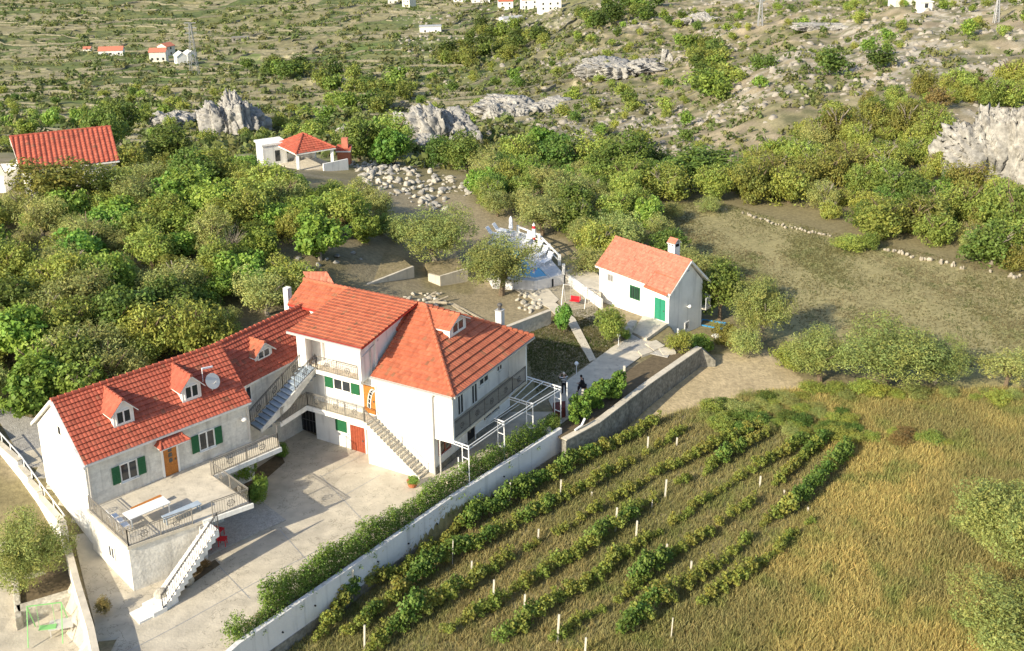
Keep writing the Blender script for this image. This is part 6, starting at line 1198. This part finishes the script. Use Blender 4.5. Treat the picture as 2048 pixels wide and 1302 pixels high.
def drywall(pts, w_, h_, label, seed, name='dry_stone_wall'):
    r = np.random.default_rng(seed); Vs, Fs, o = [], [], 0; W_ = [hit(*p) for p in pts]
    for p, q in zip(W_[:-1], W_[1:]):
        Ls = np.linalg.norm((q-p)[:2]); n = int(Ls/.28)
        for i in range(n):
            t = (i+r.random())/n
            if fbm(np.array([p[0]*.3+i*.13]), np.array([seed*1.]))[0] < .36: continue
            s_ = r.uniform(.3, 1.0)*w_; V, Fq = rockmesh(int(r.integers(0, 30)), rough=.3, nu=8, nv=6); c = p*(1-t)+q*t; x = c[0]+r.normal()*w_*.9; y = c[1]+r.normal()*w_*.9; V = V*np.array([s_, s_*.8, h_*r.uniform(.6, 1)])+np.array([x, y, gz(x, y)+h_*.3]); Vs.append(V); Fs.append(Fq+o); o += len(V)
    me = fastmesh(name, np.concatenate(Vs), np.concatenate(Fs), [M['edge']]); ob = bpy.data.objects.new(name, me); COL.objects.link(ob); return tag(ob, label, 'wall')
drywall([(1445, 418), (1500, 432), (1560, 452), (1640, 470), (1665, 476)], .28, .28, 'low tumbled dry stone wall along the far edge of the ploughed field', 2); drywall([(1750, 494), (1830, 515), (1900, 532), (1980, 548), (2060, 560)], .34, .34, 'pale dry stone wall right of the conical shrub on the field edge', 3)
drywall([(345, 372), (420, 345), (520, 352), (560, 345)], .3, .3, 'short pale stone edge in front of the gazebo terrace', 4)
# logs and planks behind the big house
lg = random.Random(3)
for i in range(16):
    x, y = lg.uniform(815, 885), lg.uniform(588, 606); P = G(x, y, lg.uniform(.15, .6)); a = lg.uniform(-.9, .9); L_ = lg.uniform(.8, 2.0); d = np.array([math.cos(a), math.sin(a), lg.uniform(-.2, .25)])*L_
    one(MB().use('wooddry').tube([P-d*.5, P, P+d*.5], [lg.uniform(.08, .16)]*3, 7), 'log', 'weathered log of the heap below the bare concrete retaining wall', 'log', 'logs heaped behind the big house')
for i, (a_, b_) in enumerate((((890, 600), (950, 640)), ((905, 606), (985, 650)), ((880, 615), (935, 628)), ((892, 620), (945, 634)), ((850, 560), (868, 578)), ((915, 625), (960, 648)))):
    one(MB().use('wooddry').bar(G(*a_, .15), G(*b_, .12), .22, .05), 'plank', ['long grey plank leading right from the log heap', 'longest grey plank lying on the garden soil', 'short plank lying close to the big house ridge', 'short plank in the middle of the plank pile', 'plank leaning between the two concrete retaining walls', 'short grey plank at the right end of the pile'][i], 'plank')
stones([(800, 588), (890, 588), (890, 612), (830, 612)], 80, 120, 24, .4, (.15, .35), RM, 'pale stone of the heap behind the big house', 'stones of the heap behind the house', 67)
# ================================================================ other houses
P0 = hit(594, 338); z0 = P0[2]; gz_t = thing('gazebo', P0, 'open white gazebo with red pyramid roof beyond the wood', 'gazebo')
cor = [G(550, 289, z0+2.5), G(592, 309, z0+2.35), G(672, 296, z0+2.5)]; cor.append(cor[0]+cor[2]-cor[1]); ap = G(606, 267, z0+4.2); gfr = Fr(cor[1], 0)
for i in range(4): tiles('roof_slope', [cor[i], cor[(i+1) % 4], ap], cor[(i+1) % 4]-cor[i], 'tileR', gz_t, gz_t, course=.45, wave=.4, lift=.08); ridge(cor[i]+Z3*.05, ap+Z3*.05, 'tileR', gz_t, gz_t, r=.14, step=.7, name='hip_tiles')
for i in range(4): c = cor[i]*.93+(cor[(i+2) % 4])*.07; b = MB().use('white'); b.box([c[0]-.2, c[1]-.2, z0-1.5], [.4, 0, 0], [0, .4, 0], Z3*(c[2]-z0+1.5)); b.build('post', gz_t, gz_t)
b = MB().use('conc'); b.prism([c[:2] for c in cor], z0-2, z0+.02); b.build('floor', gz_t, gz_t)
b = MB().use('white'); q, e_ = cor[3], cor[0]; b.prism([q[:2], e_[:2], e_[:2]+[.1, .25], q[:2]+[.1, .25]], z0, z0+1.0); b.build('back_wall', gz_t, gz_t)
t = thing('annexe', G(545, 320, z0), 'low flat roofed white building left of the gazebo', 'building'); A_ = [G(528, 332, z0)[:2], G(575, 325, z0)[:2]]; v_ = A_[1]-A_[0]; nn_ = np.array([-v_[1], v_[0]])*.9
MB().use('white').prism([A_[0], A_[1], A_[1]+nn_, A_[0]+nn_], z0-1, z0+2.7).build('wall', t, t); MB().use('white').prism([A_[0]-v_*.05-nn_*.05, A_[1]+v_*.05-nn_*.05, A_[1]+v_*.05+nn_*1.1, A_[0]-v_*.05+nn_*1.1], z0+2.7, z0+2.95).build('roof', t, t); MB().use('glass').prism([A_[0]+v_*.5-nn_*.01, A_[0]+v_*.7-nn_*.01, A_[0]+v_*.7, A_[0]+v_*.5], z0+.4, z0+1.9).build('window', t, t)
t = thing('grill', G(685, 320, z0), 'brick red outdoor grill with a chimney right of the gazebo', 'grill'); g0 = G(675, 322, z0); g1 = G(700, 322, z0); v_ = (g1-g0)[:2]; nn_ = np.array([-v_[1], v_[0]])*.7
MB().use(mat('brick_red', (.42, .15, .08), .9, .2, 6)).prism([g0[:2], g1[:2], g1[:2]+nn_, g0[:2]+nn_], z0-.5, z0+1.4).build('body', t, t); tiles('roof', [[*(g0[:2]-v_*.1-nn_*.15), z0+1.4], [*(g1[:2]+v_*.1-nn_*.15), z0+1.4], [*(g1[:2]+v_*.1+nn_), z0+2.0], [*(g0[:2]-v_*.1+nn_), z0+2.0]], [*v_, 0], 'tileR', t, t, course=.4, wave=.35)
MB().use('tileP').prism([g0[:2]+v_*.35+nn_*.3, g0[:2]+v_*.85+nn_*.3, g0[:2]+v_*.85+nn_*.8, g0[:2]+v_*.35+nn_*.8], z0+1.5, z0+3.1).build('chimney', t, t)
wl = [G(648, 341, z0)[:2], G(697, 335, z0-.3)[:2]]; wall('garden_wall', wl, z0-2.5, z0+.9, .25, 'white', 'white parapet wall in front of the brick grill')
# long left roof
r0, r1, e1, e0 = G(18, 274, 10.2), G(221, 253, 10.2), G(239, 322, 7.7), G(44, 337, 7.7); e0 = e1+(r0-r1)*np.linalg.norm((e0-e1)[:2])/np.linalg.norm((r0-r1)[:2]); hq = thing('village_house', (e0+e1)/2-Z3*3, 'house with a long ribbed red roof and two skylights behind the wood', 'house')
tiles('roof_slope', [e0, e1, r1, r0], e1-e0, 'tileR', hq, hq, course=.5, wave=.52, wh=.13, lift=.04); d_ = (r1+r0-e0-e1)/2*[1, 1, 0]; tiles('roof_slope', [e0+2*d_, e1+2*d_, r1, r0], e1-e0, 'tileR', hq, hq, course=.5, wave=.52, wh=.13, lift=.04); ridge(r0, r1, 'tileR', hq, hq, r=.16, step=.5)
ev = (e1-e0)*[1, 1, 0]; ev /= np.linalg.norm(ev); fq = e0+ev*.3+d_*.08; gq = e1-ev*.3+d_*.08; b = MB().use('white').prism([fq[:2], gq[:2], (gq+d_*1.84)[:2], (fq+d_*1.84)[:2]], 2.5, 7.65)
for c, sg in ((fq, 1), (gq, -1)): b.ext([c*[1, 1, 0]+Z3*7.6, (c+d_*1.84)*[1, 1, 0]+Z3*7.6, (c+d_*.92)*[1, 1, 0]+Z3*9.9], ev*sg*.3)
b.build('wall', hq, hq)
for (x, y) in ((91, 296), (166, 288)):
    t_ = (y-253)/75; zz_ = 10.2-t_*2.5; c = G(x, y, zz_+.02); up = (r1-e1); up /= np.linalg.norm(up); nn3 = np.cross(ev, up); nn3 = nn3 if nn3[2] > 0 else -nn3
    b = MB().use('glass'); b.box(c-ev*.4-up*.55+nn3*.1, ev*.8, up*1.1, nn3*.12); k_ = b.build('skylight', hq, hq); b = MB().use('gutter'); [b.bar(c+a_*ev*.43-up*.6+nn3*.2, c+a_*ev*.43+up*.6+nn3*.2, .09) for a_ in (-1, 1)]; [b.bar(c-ev*.46+a_*up*.6+nn3*.2, c+ev*.46+a_*up*.6+nn3*.2, .09) for a_ in (-1, 1)]; b.build('skylight_frame', k_, hq)
def farhouse(pxy, wm, dm, hm_, rh, ang, roof, wallm, label, gable=True, wins=2, name='farmhouse', zoff=0):
    P = hit(*pxy); P = np.array(P)+Z3*zoff; f = Fr(P, ang); z = P[2]; t = thing(name, P, label, 'house'); b = MB().use(wallm); b.prism([f.p(a, n, 0)[:2] for a, n in ((-wm/2, 0), (wm/2, 0), (wm/2, dm), (-wm/2, dm))], z-3, z+hm_)
    if gable: [b.ext([f.p(a, 0, z+hm_), f.p(a, dm, z+hm_), f.p(a, dm/2, z+hm_+rh)], f.e*sg*.3) for a, sg in ((-wm/2, 1), (wm/2, -1))]
    b.build('wall', t, t); o_ = .3
    if gable:
        for s_ in (0, 1):
            n_ = -o_ if s_ == 0 else dm+o_; zz_ = z+hm_-o_*rh*2/dm+.1; b = MB().use(roof); b.ext([f.p(-wm/2-o_, n_, zz_), f.p(wm/2+o_, n_, zz_), f.p(wm/2+o_, dm/2, z+hm_+rh+.1), f.p(-wm/2-o_, dm/2, z+hm_+rh+.1)], Z3*-.15); b.build('roof', t, t)
    else: MB().use(roof).box(f.p(-wm/2-.3, -.3, z+hm_), f.e*(wm+.6), f.n*(dm+.6), Z3*.3).build('roof', t, t)
    for fl in range(max(1, int(hm_//2.7))):
        for i in range(wins): c = -wm/2+wm*(i+.5)/wins; MB().use('glass').box(f.p(c-.5, -.06, z+.9+fl*2.8), f.e*1.0, f.n*.1, Z3*1.2).build('window', t, t)
    return t
FH = [((222, 113), 13, 6, 3.4, 1.8, 8, 'tileP', 'white', 'long white farmhouse with a red roof on the left slope', True, 3), ((174, 103), 4, 4, 1.6, 1, 8, 'tileP', 'white', 'tiny red roofed shed left of the long white farmhouse', True, 1),
 ((316, 124), 8, 6, 5, 1.6, 5, 'tileP', 'stone', 'pale stone two-storey house left of the lattice pylon', True, 3), ((343, 112), 6, 7, 5.5, 1.5, 60, 'tileP', 'stone', 'tall narrow house between the stone house and the pylon', True, 1), ((352, 128), 6, 5, 4, 1.8, -60, 'white', 'white', 'white gabled house at the foot of the pylon', True, 1), ((372, 122), 5, 5, 4, 1.2, -50, 'white', 'white', 'white house corner right behind the pylon foot', True, 1),
 ((480, 84), 10, 5, 2.6, .3, 3, 'conc2', 'conc2', 'small grey flat roofed hut on the left terraces', False, 3), ((861, 67), 13, 7, 4, 1, 4, 'gutter', 'white', 'distant white barn with two openings', False, 2), ((1028, 48), 13, 7, 3.5, .8, 25, 'gutter', 'white', 'long pale roof below the village at the top', True, 1),
 ((1012, 20), 10, 8, 6, 2, 5, 'tileO', 'white', 'white villa with an orange hipped roof in the village', True, 2), ((1061, 18), 11, 8, 6, 2, 8, 'tileP', 'white', 'white village house with a red roof at the top edge', True, 2), ((1101, 22), 13, 9, 7.5, .5, 8, 'white', 'white', 'white three-storey village house with a flat roof', False, 3), ((1084, 8), 9, 8, 5, 1.5, 8, 'tileP', 'white', 'village house half cut by the top edge', True, 2),
 ((812, 14), 8, 7, 6, 2, -40, 'tileP', 'stone', 'pale village house with steep roof left of centre at the top', True, 2), ((786, 8), 8, 7, 5, 2, 5, 'tileP', 'stone', 'pale house at the top edge left of the steep roofed one', True, 2), ((962, 6), 14, 7, 4, .5, 6, 'white', 'white', 'long low white house at the top edge left of the orange villa', False, 3), ((920, 4), 10, 7, 4, .5, 6, 'white', 'white', 'white house at the top edge right of centre', False, 3), ((1818, 12), 9, 6, 4.5, 1, 5, 'gutter', 'stone', 'small pale house at the top edge on the right', False, 2), ((1852, 22), 3.5, 3, 2.4, 1, 5, 'white', 'white', 'tiny white hut near the top right', False, 1)]
for a in FH: farhouse(a[0], *a[1:8], a[8], a[9], a[10])
def pylon(pxy, hpx, label):
    P = hit(*pxy); k = proj(P)[2]/F; h_ = hpx*k; t = thing('pylon', P, label, 'pylon'); b = MB().use('grey'); W0_ = h_*.075; c = lambda f_, sx_, sy_: P+np.array([sx_*W0_*(1-.8*f_), sy_*W0_*(1-.8*f_), h_*f_])
    for sx_ in (-1, 1):
        for sy_ in (-1, 1): b.bar(c(0, sx_, sy_), c(1, sx_, sy_), .2)
    for i in range(10):
        f0, f1 = i/10, (i+1)/10; b.bar(c(f0, -1, -1), c(f1, 1, -1), .1); b.bar(c(f0, 1, -1), c(f1, -1, -1), .1); b.bar(c(f0, 1, -1), c(f1, 1, 1), .1)
    b.build('mast', t, t)
    for f_ in (.8, .9, .99): b = MB().use('grey'); b.bar(P+np.array([-h_*.11, 0, h_*f_]), P+np.array([h_*.11, 0, h_*f_]), .3); b.build('cross_arm', t, t)
pylon((390, 150), 105, 'tall grey lattice pylon on the left slope'); pylon((1520, 52), 62, 'faint lattice pylon on the hill right of centre'); pylon((1992, 46), 60, 'faint lattice pylon near the top right corner')
# left border house
b_ = thing('village_house', G(-30, 430, 4), 'edge of a white house with red roof cut by the left border', 'house'); qb, qc, qd = G(-2, 326, 8.5), G(11, 349, 7.0), G(-70, 352, 7.0); qa = qb+(qd-qc); tiles('roof_slope', [qd, qc, qb, qa], qc-qd, 'tileR', b_, b_, wave=.5, wh=.1); ev = qc-qd; MB().use('white').prism([(qd)[:2], (qc-ev*.05)[:2], (qc-ev*.05)[:2]+[0, 5], qd[:2]+[0, 5]], 2, 6.95).build('wall', b_, b_)
# ================================================================ people
def skinbody(name, joints, edges, parent, root, m, sub=2):
    me = bpy.data.meshes.new(name); org = np.array(root.location); me.from_pydata([tuple(np.array(j[0])-org) for j in joints], edges, []); o = bpy.data.objects.new(name, me); COL.objects.link(o); o.parent = parent
    sk = o.modifiers.new('skin', 'SKIN'); sk.use_smooth_shade = True; me.skin_vertices.new() if not me.skin_vertices else None
    for i, j in enumerate(joints): me.skin_vertices[0].data[i].radius = j[1] if isinstance(j[1], tuple) else (j[1], j[1])
    me.skin_vertices[0].data[0].use_root = True; ss = o.modifiers.new('sub', 'SUBSURF'); ss.levels = ss.render_levels = sub; me.materials.append(M[m]); return o
def person(P, ang, pose, shirt, pants, hair, label):
    "+n is the direction faced"
    f = Fr(P, ang); z = P[2]; t = thing('person', P, label, 'person'); q = lambda a, n, h: f.p(a, n, z+h)
    hip = .92 if pose == 'stand' else .5
    if pose == 'stand': legs = [((-.10, 0, .90), .095), ((-.12, .02, .48), .065), ((-.13, -.02, .09), .042), ((-.14, .12, .04), .036), ((.10, 0, .90), .095), ((.14, .0, .48), .065), ((.17, -.06, .09), .042), ((.18, .08, .04), .036)]
    else: legs = [((-.10, 0, .52), .095), ((-.13, .40, .50), .07), ((-.14, .42, .10), .045), ((-.14, .54, .05), .036), ((.10, 0, .52), .095), ((.13, .40, .50), .07), ((.14, .42, .10), .045), ((.14, .54, .05), .036)]
    lean = 0 if pose == 'stand' else .16; sh = hip+.50
    if pose == 'stand': arms = [((-.20, .0, sh), .06), ((-.33, .12, sh-.10), .047), ((-.16, .30, sh+.14), .036), ((-.10, .26, sh+.20), .03), ((.20, .0, sh), .06), ((.33, .12, sh-.10), .047), ((.16, .30, sh+.14), .036), ((.10, .26, sh+.20), .03)]
    else: arms = [((-.19, lean, sh), .06), ((-.27, lean+.05, sh-.27), .046), ((-.10, lean+.26, sh-.34), .035), ((-.05, lean+.32, sh-.33), .03), ((.19, lean, sh), .06), ((.27, lean+.05, sh-.27), .046), ((.10, lean+.26, sh-.34), .035), ((.05, lean+.32, sh-.33), .03)]
    tor = [((0, 0, hip), (.15, .11)), ((0, lean*.5, hip+.22), (.135, .10)), ((0, lean, sh-.04), (.15, .10)), ((0, lean*1.1, sh+.09), .055), ((0, lean*1.3+.01, sh+.20), (.075, .085)), ((0, lean*1.3+.02, sh+.31), (.06, .07))]
    J = [(q(*a), r_) for a, r_ in tor+legs+arms]; n = 6; E_ = [(0, 1), (1, 2), (2, 3), (3, 4), (4, 5), (0, n), (n, n+1), (n+1, n+2), (n+2, n+3), (0, n+4), (n+4, n+5), (n+5, n+6), (n+6, n+7), (2, n+8), (n+8, n+9), (n+9, n+10), (n+10, n+11), (2, n+12), (n+12, n+13), (n+13, n+14), (n+14, n+15)]
    body = skinbody('body', J, E_, t, t, 'skin')
    # hands: palm and five fingers as skinned chains
    for w_, wr in ((n+11, n+10), (n+15, n+14)):
        p = J[w_][0]; d = p-J[wr][0]; d /= np.linalg.norm(d); s_ = np.cross(d, Z3); s_ /= np.linalg.norm(s_)
        HJ = [(p, .028)]; HE = []
        for i, (off, ln) in enumerate(((-.03, .075), (-.01, .085), (.01, .08), (.03, .065), (.045, .05))):
            a = p+d*(.05 if i < 4 else .0)+s_*off; HJ += [(a, .012), (a+d*ln*.6-Z3*.01+(s_*.02 if i == 4 else 0), .009), (a+d*ln-Z3*.03+(s_*.02 if i == 4 else 0), .007)]; HE += [(0, 1+3*i), (1+3*i, 2+3*i), (2+3*i, 3+3*i)]
        skinbody('hand', HJ, HE, body, t, 'skin', 1)
    c = q(0, lean*1.3+.03, sh+.27); fc = MB().use('skin'); fc.sphere(c+f.n*.085, .022, 8, 6, (1, 1, 1.3)); fc.sphere(c+f.e*.085-f.n*.01, .022, 8, 6); fc.sphere(c-f.e*.085-f.n*.01, .022, 8, 6); fc.use('dark'); fc.sphere(c+f.n*.075+f.e*.03+Z3*.025, .01, 6, 4); fc.sphere(c+f.n*.075-f.e*.03+Z3*.025, .01, 6, 4); fc.build('face', body, t)
    hb_ = MB().use(hair); hb_.sphere(c-f.n*.012+Z3*.035, .105, 14, 9, (.92, 1.05, 1.0)); hb_.build('hair' if hair == 'black' else 'cap', t, t, smooth=True)
    SJ = [(q(*a), (r_[0]+.045, r_[1]+.045) if isinstance(r_, tuple) else r_+.015) for a, r_ in tor[:3]]+[(q(*a), r_+.03) for a, r_ in (arms[0], arms[1], arms[4], arms[5])]
    if pose != 'stand': SJ += [(q(*arms[2][0]), arms[2][1]+.012), (q(*arms[6][0]), arms[6][1]+.012)]
    skinbody('shirt', SJ, [(0, 1), (1, 2), (2, 3), (3, 4), (2, 5), (5, 6)]+([(4, 7), (6, 8)] if pose != 'stand' else []), t, t, shirt)
    PJ = [(q(*tor[0][0]), (.17, .13))]+[(q(*a), r_+.018) for a, r_ in (legs[0], legs[1], legs[2], legs[4], legs[5], legs[6])]; skinbody('trousers', PJ, [(0, 1), (1, 2), (2, 3), (0, 4), (4, 5), (5, 6)], t, t, pants)
    b = MB().use('black')
    for i in (3, 7): b.sphere(q(legs[i][0][0], legs[i][0][1]-.03, .045), .06, 8, 6, (.75, 1.6, .7)) if i == 3 else None
    b.build('shoe', t, t); b = MB().use('black'); b.sphere(q(legs[7][0][0], legs[7][0][1]-.03, .045), .06, 8, 6, (.75, 1.6, .7)); b.build('shoe', t, t); return t
person(G(1128, 788, .06), 15, 'stand', 'stripe', 'black', 'cap', 'person in a striped black and white shirt standing with raised hands by the pergola')
person(G(1168, 784, .06), 70, 'sit', 'black', 'black', 'black', 'person in black sitting above the grapevine arbour looking down')
p = G(1168, 784, .06); t = thing('stool', p, 'small wooden stool under the seated person in black', 'stool'); MB().use('wood').box(p-[.2, .2, -.36], [.4, 0, 0], [0, .4, 0], Z3*.04).build('seat', t, t)
for a_ in (-.17, .13):
    for c_ in (-.17, .13): MB().use('wood').box(p+[a_, c_, 0], [.04, 0, 0], [0, .04, 0], Z3*.36).build('leg', t, t)
#@@NEXT
